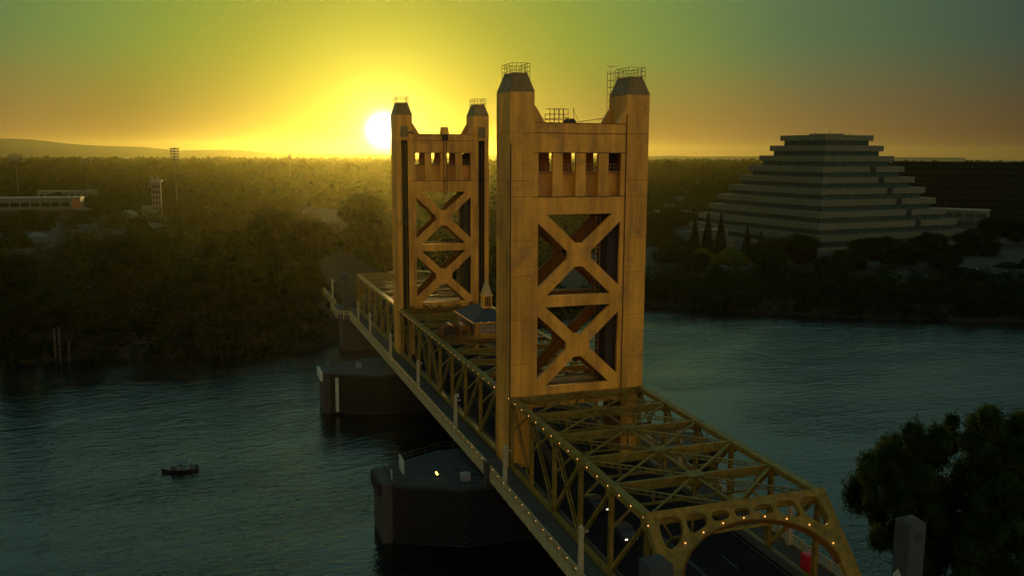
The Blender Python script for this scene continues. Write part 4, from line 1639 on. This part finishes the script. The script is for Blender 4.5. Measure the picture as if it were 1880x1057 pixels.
def leafy_mass(name, spots, mat, seed, per=260, leaf=.34):
    rng = np.random.default_rng(seed)
    cs, ls = [], []
    for (x, y, z, r, h) in spots:
        d = rng.normal(size=(per, 3))
        d[:, 2] = np.abs(d[:, 2])
        d /= np.linalg.norm(d, axis=1)[:, None]
        rr = rng.uniform(.55, 1.08, per)[:, None]
        cs.append(np.array([x, y, z]) + d * rr * np.array([r, r, h]))
    c = np.vstack(cs)
    n = len(c)
    a = rng.normal(size=(n, 3)); a /= np.linalg.norm(a, axis=1)[:, None]
    b = np.cross(a, rng.normal(size=(n, 3))); b /= np.linalg.norm(b, axis=1)[:, None]
    s = leaf * rng.uniform(.6, 1.4, n)[:, None]
    v = np.stack([c - a * s, c + b * s * .6, c + a * s, c - b * s * .6], 1).reshape(-1, 3)
    F = np.arange(n * 4).reshape(-1, 4)
    me = bpy.data.meshes.new(name)
    me.vertices.add(len(v)); me.vertices.foreach_set('co', v.astype(np.float32).ravel())
    me.loops.add(F.size); me.loops.foreach_set('vertex_index', F.astype(np.int32).ravel())
    me.polygons.add(n); me.polygons.foreach_set('loop_start', np.arange(0, F.size, 4, dtype=np.int32))
    me.polygons.foreach_set('loop_total', np.full(n, 4, dtype=np.int32))
    me.update(calc_edges=True)
    me.materials.append(M[mat])
    o = bpy.data.objects.new(name, me)
    COL.objects.link(o)
    return o


spots = []
for P_ in (refine(FAR_SHORE, 4),):
    for (x, y) in P_:
        if -150 < x < 330 and not (-7 < x < 27):
            for q in range(5 if x < 100 else 8):
                o_ = rnd.uniform(0, 22 if x < 100 else 34)
                spots.append((x + rnd.uniform(-3, 3), y + o_ - 1.5, max(0, min(o_, 15) * .32) - .5, rnd.uniform(2.4, 4.6), rnd.uniform(2.0, 6.4 if x < 100 else 8.0)))
            if x > 120 or x < -10:
                for q in range(3):
                    o_ = rnd.uniform(15, 62)
                    spots.append((x + rnd.uniform(-4, 4) + o_ * .3, y + o_, 4.5, rnd.uniform(3, 5.5), rnd.uniform(2.5, 6)))
stuff(leafy_mass('bank_undergrowth', spots, 'leaf0', 3, per=210, leaf=.42), 'dark undergrowth hugging the far river bank')
stuff(leafy_mass('bank_undergrowth', [(24 + rnd.uniform(0, 60), -36 - rnd.uniform(0, 22), rnd.uniform(0, 3), rnd.uniform(1.5, 3), rnd.uniform(1, 2.4)) for _ in range(70)], 'leaf0', 4, per=200, leaf=.25), 'dark undergrowth below the big tree on the near bank')

# mooring piles on the left
for i, (x, y, h) in enumerate(((-74.5, 134.0, 9.0), (-75.6, 134.3, 8.6), (-72.5, 134.2, 5.2))):
    tag(MB().tube((x, y, -3), (x + .1, y, h), .28, .24, 8).build('mooring_pile', 'mast'), ['tallest thin mooring pile by the dark left bank', 'mooring pile leaning against the tallest one by the left bank', 'short mooring pile right of the two tall ones'][i], 'mooring pile', 'mooring piles at the left bank')

# conifers
def conifer_mesh(seed):
    rng = np.random.default_rng(seed)
    n = 7000
    t = rng.uniform(0, 1, n) ** .8
    z = 1 - t
    tier = .82 + .18 * np.abs(np.sin(z * 26))
    r = t * tier * rng.uniform(.35, 1.06, n)
    a = rng.uniform(0, 2 * np.pi, n)
    c = np.stack([r * np.cos(a), r * np.sin(a), z - .05 * r], 1)
    d = np.stack([np.cos(a), np.sin(a), -.35 + 0 * a], 1)
    b = np.stack([-np.sin(a), np.cos(a), rng.normal(size=n) * .4], 1)
    s = np.array([.10, .10, .03]) * rng.uniform(.6, 1.3, n)[:, None]
    v = np.stack([c - d * s, c + b * s * .5, c + d * s, c - b * s * .5], 1).reshape(-1, 3)
    F = np.arange(n * 4).reshape(-1, 4)
    me = bpy.data.meshes.new('crown')
    me.vertices.add(len(v)); me.vertices.foreach_set('co', v.astype(np.float32).ravel())
    me.loops.add(F.size); me.loops.foreach_set('vertex_index', F.astype(np.int32).ravel())
    me.polygons.add(n); me.polygons.foreach_set('loop_start', np.arange(0, F.size, 4, dtype=np.int32))
    me.polygons.foreach_set('loop_total', np.full(n, 4, dtype=np.int32))
    me.update(calc_edges=True)
    me.materials.append(M['conifer'])
    return me


CON = [conifer_mesh(1), conifer_mesh(2)]
ct = MB().tube((0, 0, -.02), (0, 0, .5), .03, .015, 7).mesh('trunk', 'bark')
for i, (x, y, zt, r, l) in enumerate([(183.6, 262, 23.3, 3.6, 'leftmost of the three tall conifers before the stepped building'), (190.7, 262, 26.3, 3.8, 'tallest conifer, middle of the three before the stepped building'), (198.0, 262, 25.4, 3.8, 'slim conifer right of the tallest one'),
                                      (205.0, 250, 19.8, 3.2, 'smaller conifer with a broad base, fourth from the left'), (212.7, 250, 17.1, 2.5, 'smallest round topped conifer by the stepped building')]):
    T = empty('conifer', l, 'tree', (x, y, 5), 0, 'conifers by the stepped building')
    inst('crown', CON[i % 2], T, (0, 0, 1), i, (r, r, zt - 6))
    inst('trunk', ct, T, (0, 0, 0), 0, (10, 10, zt - 6))

# the big near tree: separate crowns of a dense group
BIG = [crown_mesh('crown', 71, 60000, .019, 'leafnear', 44, rr=(.10, .30)), crown_mesh('crown', 72, 60000, .019, 'leafnear', 50, rr=(.09, .28))]
for i, (x, y, zt, r, hc, l) in enumerate([(32.5, -37.5, 25.2, 5.6, 17, 'big dark leafy tree at the lower right, its left crown over the water'), (41.5, -38.5, 26.2, 7.0, 19, 'tallest crown of the lower right trees, gold tipped'), (49.5, -36, 24.6, 6.5, 18, 'lower right tree cut by the picture edge'), (35.0, -45, 19.0, 6.6, 14, 'dark tree standing behind the right pylon')]):
    T = empty('near_tree', l, 'tree', (x, y, 3.5), i * 1.7, 'trees on the near bank')
    inst('crown', BIG[i % 2], T, (0, 0, zt - 3.5 - hc / 2), 0, (r, r, hc * .55))
    inst('trunk', TRUNK[i % 3], T, (0, 0, 0), 0, (9, 9, 9))

# ------------------------------------------------------------------ far woods and hazy town
fw = MB()
rnd = random.Random(12)
camx, camy = CAM.x, CAM.y
BLD_KEEP = [(-260, -130, 640, 700), (-100, -70, 560, 600)]


def in_view(az):
    return R(-16) < az < R(54)


def far_lumps(d0, d1, count, rmin, rmax, seedv):
    r_ = random.Random(seedv)
    b = MB()
    for _ in range(count):
        d = d0 + (d1 - d0) * r_.random() ** 1.0
        az = R(r_.uniform(-15, 53))
        x, y = camx + d * math.sin(az), camy + d * math.cos(az)
        # keep clearings where open lots and roofs show
        if d < 900 and noise.noise(Vector((x * .008, y * .008, 4))) > .34:
            continue
        if math.hypot(x - 298, y - 314) < 95:
            continue
        if -3 < x < 27 and y < 345:
            continue
        if y < 175 and x < 80 or (x > 80 and y < 280 and x < 420):
            continue
        if any(a < x < c and e < y < f for (a, c, e, f) in CLEAR):
            continue
        r = r_.uniform(rmin, rmax)
        lump(b, x, y, 4.5, r, r * r_.uniform(.9, 1.5) * (1 if d > 900 else .8), r_, 8 if d < 900 else 6, 3 if d > 900 else 4)
    return b


CLEAR = [(-240, -125, 560, 720), (-110, -60, 520, 625), (-210, -10, 325, 372), (-160, -40, 450, 480), (360, 520, 240, 460), (430, 470, 690, 810), (370, 400, 250, 310)]
for i, (a, b_, c, r0, r1) in enumerate([(290, 900, 900, 5, 9), (800, 2000, 2200, 7, 13), (1900, 5200, 3600, 12, 24)]):
    stuff(far_lumps(a, b_, c, r0, r1, 40 + i).build('far_woods', ['leaf2', 'leaf1', 'leaf0'][i], smooth=False), ['hazy woods around the town beyond the left bank', 'flat woods reaching into the haze', 'treeline below the horizon'][i])
r_ = random.Random(31)
sp = []
for _ in range(300):
    x, y = r_.uniform(-60, 190), r_.uniform(195, 360)
    if -4 < x < 28 or (x > 110 and y < 300) or any(a < x < c and e < y < f for (a, c, e, f) in CLEAR) or math.hypot(x - 298, y - 314) < 110:
        continue
    r = r_.uniform(3.5, 6.5)
    sp.append((x, y, 5, r, r * (r_.uniform(1.0, 1.9) if x > 28 else r_.uniform(.6, 1.2))))
stuff(leafy_mass('street_trees_woods', sp, 'leaf0', 19, per=560, leaf=.42), 'woods either side of the far approach road')
# leafy tops over the nearer woods
r_ = random.Random(77)
sp = []
for _ in range(900):
    d = r_.uniform(270, 850)
    az = R(r_.uniform(-15, 53))
    x, y = camx + d * math.sin(az), camy + d * math.cos(az)
    if noise.noise(Vector((x * .008, y * .008, 4))) > .34 or math.hypot(x - 298, y - 314) < 95 or (-3 < x < 27 and y < 345) or y < 185 or (x > 80 and y < 290) or any(a < x < c and e < y < f for (a, c, e, f) in CLEAR):
        continue
    r = r_.uniform(5, 9)
    sp.append((x, y, 6, r, r * r_.uniform(1.0, 1.5)))
stuff(leafy_mass('far_woods', sp, 'leaf2', 9, per=520, leaf=.55), 'leafy tree tops in the haze past the river')

# ------------------------------------------------------------------ the stepped building
zg_ = empty('stepped_building', 'huge stepped pyramid office building with pale bands and dark window bands', 'office building', (298.03, 314.41, 0), R(-39.23))
A0, DL, HL, ZT = 25.1, 5.67, 5.68, 11.34 + 52.5


def diamond(s):
    return [(s, 0), (0, s), (-s, 0), (0, -s)]


for n in range(0, 12):
    s = A0 + n * DL
    z1 = ZT - n * HL
    z0 = z1 - HL
    hb_ = 3.15 if n else 3.0
    MB().prism(diamond(s), 'z', z1 - hb_, z1).build('parapet_band', 'zigwall', zg_)
    sb = MB().prism(diamond(s - 2.6), 'z', max(3.0, z0 - .2), z1 - hb_ - .001)
    wo_ = sb.build('window_band', 'zigglass', zg_)
    # mullions along the two faces in view and the others
    L = s - 2.6
    k = int(L * 1.414 / 6.2)
    mum = MB().box(-.14, .14, -.14, .14, max(3.0, z0 - .1), z1 - hb_ - .01).mesh('mullion', 'mullion')
    for (a, c) in (((-L, 0), (0, -L)), ((0, -L), (L, 0))):
        for i in range(k + 1):
            x = a[0] + (c[0] - a[0]) * i / k
            y = a[1] + (c[1] - a[1]) * i / k
            nx, ny = (-.7071, -.7071) if a[0] < 0 else (.7071, -.7071)
            x += nx * .08
            y += ny * .08
            inst('mullion', mum, wo_, (x, y, 0))
# recessed stair slots stepping down the right face
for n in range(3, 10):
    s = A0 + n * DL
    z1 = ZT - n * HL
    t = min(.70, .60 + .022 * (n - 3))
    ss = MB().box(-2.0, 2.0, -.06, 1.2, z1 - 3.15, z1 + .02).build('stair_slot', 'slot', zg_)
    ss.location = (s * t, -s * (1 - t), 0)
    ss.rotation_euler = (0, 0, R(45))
pa = MB()
for (x, y, h) in ((-6, -8, 3.5), (2, -10, 5), (10, -6, 3), (12, -5, 2.2), (14, -4, 2)):
    pa.tube((x, y, ZT), (x, y, ZT + h * .6), .12, n=5)
pa.build('antenna', 'mast', zg_)
MB().box(-9, 9, -9, 9, ZT, ZT + .9).build('roof_plant', 'zigwall', zg_)


# office blocks at the right
def block(name, label, x, y, rz, w, d, z0, z1, floors, wallm, winm, cols=10, cat='office block'):
    B = empty(name, label, cat, (x, y, z0), rz)
    MB().box(0, w, 0, d, 0, z1 - z0).build('wall', wallm, B)
    MB().box(-.4, w + .4, -.4, d + .4, z1 - z0 + .002, z1 - z0 + .7).build('roof', 'officeband' if wallm != 'pale' else 'paleroof', B)
    fh = (z1 - z0) / floors
    wm = MB().box(0, w / cols * .82, -.12, -.003, 0, fh * .5).mesh('window', winm)
    wm2 = MB().box(-.12, -.003, 0, d / max(2, int(d / 6)) * .82, 0, fh * .5).mesh('window', winm)
    for f in range(floors):
        for c in range(cols):
            inst('window', wm, B, (w * (c + .09) / cols, 0, fh * (f + .25)))
        for c in range(max(2, int(d / 6))):
            inst('window', wm2, B, (0, d * (c + .09) / max(2, int(d / 6)), fh * (f + .25)))
    return B


block('office_block', 'wide black glass office block right of the stepped building', 419, 395, R(-38), 92, 36, 5, 48, 10, 'officedark', 'officeglass', 14)
block('office_block', 'slightly paler office block at the right edge of the picture', 505, 345, R(-38), 60, 30, 5, 51, 10, 'officeband', 'officedark', 9)
block('low_office', 'low white building with square openings right of the stepped building', 352, 312, R(-52), 46, 14, 12, 21.5, 2, 'pale', 'zigglass', 8, 'low building')
MB_ = MB().box(0, 52, 0, 30, 5, 9.6)
tag(MB_.frustum(-.5, 52.5, -.5, 30.5, 9.602, 10.6, 3, 3).build('warehouse', 'paleroof'), 'flat pale roofed hall beside the near tower right edge', 'warehouse').location = (262, 470, 0)
tag(MB().box(0, 34, 0, 14, 5, 9).frustum(-.5, 34.5, -.5, 14.5, 9.002, 10.2, 2, 2).build('warehouse', 'paleroof'), 'small pale hall behind the lawn, right of the first', 'warehouse').location = (330, 560, 0)
# ramp wall left of the stepped building
rp = MB()
rp.box(0, 14, 0, 6, 5, 11)
rp.box(0.2, 13.8, 6.01, 16, 5, 15.5)
tag(rp.build('terrace_wall', 'zigwall'), 'pale stepped terrace wall at the left foot of the stepped building', 'terrace').location = (196, 268, 0)

# left hazy town
LBD = empty('long_building', 'long pale raised building with an orange end wall at the left', 'building', (-214, 640, 5), R(-2))
MB().box(0, 84, 0, 18, 4.2, 13.0).build('upper_storey', 'pale', LBD)
MB().box(2, 80, 1, 16, 0, 4.2).build('ground_storey', 'recess', LBD)
MB().box(-.5, 84.5, -.5, 18.5, 13.002, 13.8).build('roof', 'paleroof', LBD)
MB().box(78.2, 84.2, -.25, -.004, 5.2, 12.8).build('end_wall', 'orange', LBD)
wm = MB().box(0, 5.6, -.15, -.004, 0, 3.0).mesh('window', 'officedark')
for i in range(11):
    inst('window', wm, LBD, (2 + 6.9 * i, 0, 6.9))
cb = empty('colonnade_building', 'pale building with tall piers behind the orange ended one', 'building', (-175, 735, 5), R(-2))
MB().box(0, 46, 0, 14, 0, 15).build('wall', 'pale', cb)
pm = MB().box(0, 1.6, -1.2, -.01, 0, 14).mesh('pier', 'pale')
rm = MB().box(0, 2.6, -.1, -.012, .5, 12).mesh('window', 'officedark')
for i in range(10):
    inst('pier', pm, cb, (.5 + 4.7 * i, 0, 0))
    if i < 9:
        inst('window', rm, cb, (2.3 + 4.7 * i, 0, 0))
tk = empty('storage_tank', 'low domed pale storage tank left of the grain tower', 'tank', (-90, 560, 5))
MB().tube((0, 0, 0), (0, 0, 5.5), 6, n=20).build('shell', 'pale', tk)
MB().tube((0, 0, 5.51), (0, 0, 8.0), 6, 2.2, n=20).build('dome', 'paleroof', tk)
tag(MB().box(0, 9, 0, 9, 5, 13).frustum(-.3, 9.3, -.3, 9.3, 13.002, 14, 1, 1).build('silo_block', 'pale'), 'pale square block beside the grain tower', 'building').location = (-84, 590, 0)
gt = empty('grain_tower', 'tall boxy hazy tower with a platform on top, left of the tall light mast', 'tower', (-76.5, 590, 5))
MB().box(0, 6.6, 0, 6.6, 0, 26).build('shaft', 'pale', gt)
MB().box(-1.2, 7.8, -1.2, 7.8, 26.002, 28).box(0, 1.6, 0, 2, 28, 30.2).box(3.6, 5.5, 1, 3, 28, 31).build('platform', 'paleroof', gt)
gm = MB().box(0, .9, -.1, -.004, 0, 2.0).mesh('window', 'officedark')
for i in range(6):
    for j in range(3):
        inst('window', gm, gt, (.9 + 2 * j, 0, 2 + 4 * i))


def light_mast(label, x, y, h, w=6.5, rows=5):
    T = empty('light_mast', label, 'light mast', (x, y, 5), R(-8), 'floodlight masts in the haze')
    MB().tube((0, 0, 0), (0, 0, h), .75, .35, 8).build('pole', 'mast', T)
    fr_ = MB()
    for k in range(rows):
        fr_.box(-w / 2, w / 2, -.3, .3, h + .2 + k * 2.0, h + 1.15 + k * 2.0)
    fr_.box(-w / 2, -w / 2 + .3, -.2, .2, h, h + rows * 2).box(w / 2 - .3, w / 2, -.2, .2, h, h + rows * 2).box(-.3, .3, -.25, .25, h, h + rows * 2)
    fr_.build('lamp_rack', 'mast', T)


light_mast('tallest floodlight mast with a striped lamp rack in the hazy woods', -60, 620, 42)
light_mast('floodlight mast at the far left against the hills', -215, 880, 38, 13, 4)
light_mast('floodlight mast above the long pale building', -152, 880, 36, 9, 3)
light_mast('tiny mast on the horizon left of the sun', 102, 1500, 40, 6, 3)
for i, (x, y, w, l) in enumerate([(-128, 650, 11, 'white peaked tent right of the orange ended building'), (-92, 520, 14, 'pale canopy roof in front of the grain tower'), (-40, 640, 16, 'thin pale canopy roof right of the tall mast'), (-125, 420, 9, 'small pale tent at the left under the long building'), (-70, 470, 18, 'low pale roof right below the grain tower'), (2, 700, 20, 'far pale roof strip in the haze left of the sun')]):
    T = empty('tent', l, 'tent', (x, y, 5), .2 * i, 'pale tents and canopies in the hazy town')
    MB().frustum(-w / 2, w / 2, -w / 3, w / 3, 3, 5.2, w * .42, w * .28).build('roof', 'paleroof', T)
    q = MB()
    for sx in (-1, 1):
        for sy in (-1, 1):
            q.box(sx * w * .47 - .1, sx * w * .47 + .1, sy * w * .3 - .1, sy * w * .3 + .1, 0, 3.0)
    q.build('post', 'mast', T)
# near bank fence and thin mast
fm = empty('bank_fence', 'pale pipe fence at the water side beyond the right pylon', 'fence')
b = MB()
for i in range(9):
    x, y = 25.5 + i * 1.5, -36 - i * 1.1
    b.tube((x, y, 3), (x, y, 6.2), .05, n=5)
b.beam((25.5, -36, 6.2), (37.5, -44.8, 6.2), .1, .1)
b.beam((25.5, -36, 5.6), (37.5, -44.8, 5.6), .06, .06)
b.build('rail', 'mast', fm)
tag(MB().tube((27.8, -33, 0), (27.8, -33, 10), .05, n=5).build('thin_pole', 'mast'), 'thin pole over the water left of the near tree', 'pole')
sgn = empty('white_marker', 'tiny white gauge stake on the slope near the riverside path', 'stake', (252, 160, 5))
MB().box(-.4, .4, -.1, .1, 0, 3.2).build('stake', 'white', sgn)

# ------------------------------------------------------------------ haze
hz = MB().box(-9000, 14000, -330, 13000, -7, 200).build('haze', 'white')
hm = bpy.data.materials.new('haze_air')
hm.use_nodes = True
t = hm.node_tree
t.nodes.clear()
pv = t.nodes.new('ShaderNodeVolumePrincipled')
pv.inputs['Color'].default_value = (.95, .98, .30, 1)
pv.inputs['Density'].default_value = .000020
pv.inputs['Anisotropy'].default_value = .84
om = t.nodes.new('ShaderNodeOutputMaterial')
t.links.new(pv.outputs[0], om.inputs['Volume'])
hm.cycles.homogeneous_volume = True
hz.data.materials.clear()
hz.data.materials.append(hm)
hz['kind'] = 'stuff'
hz['label'] = 'warm evening haze in the air'
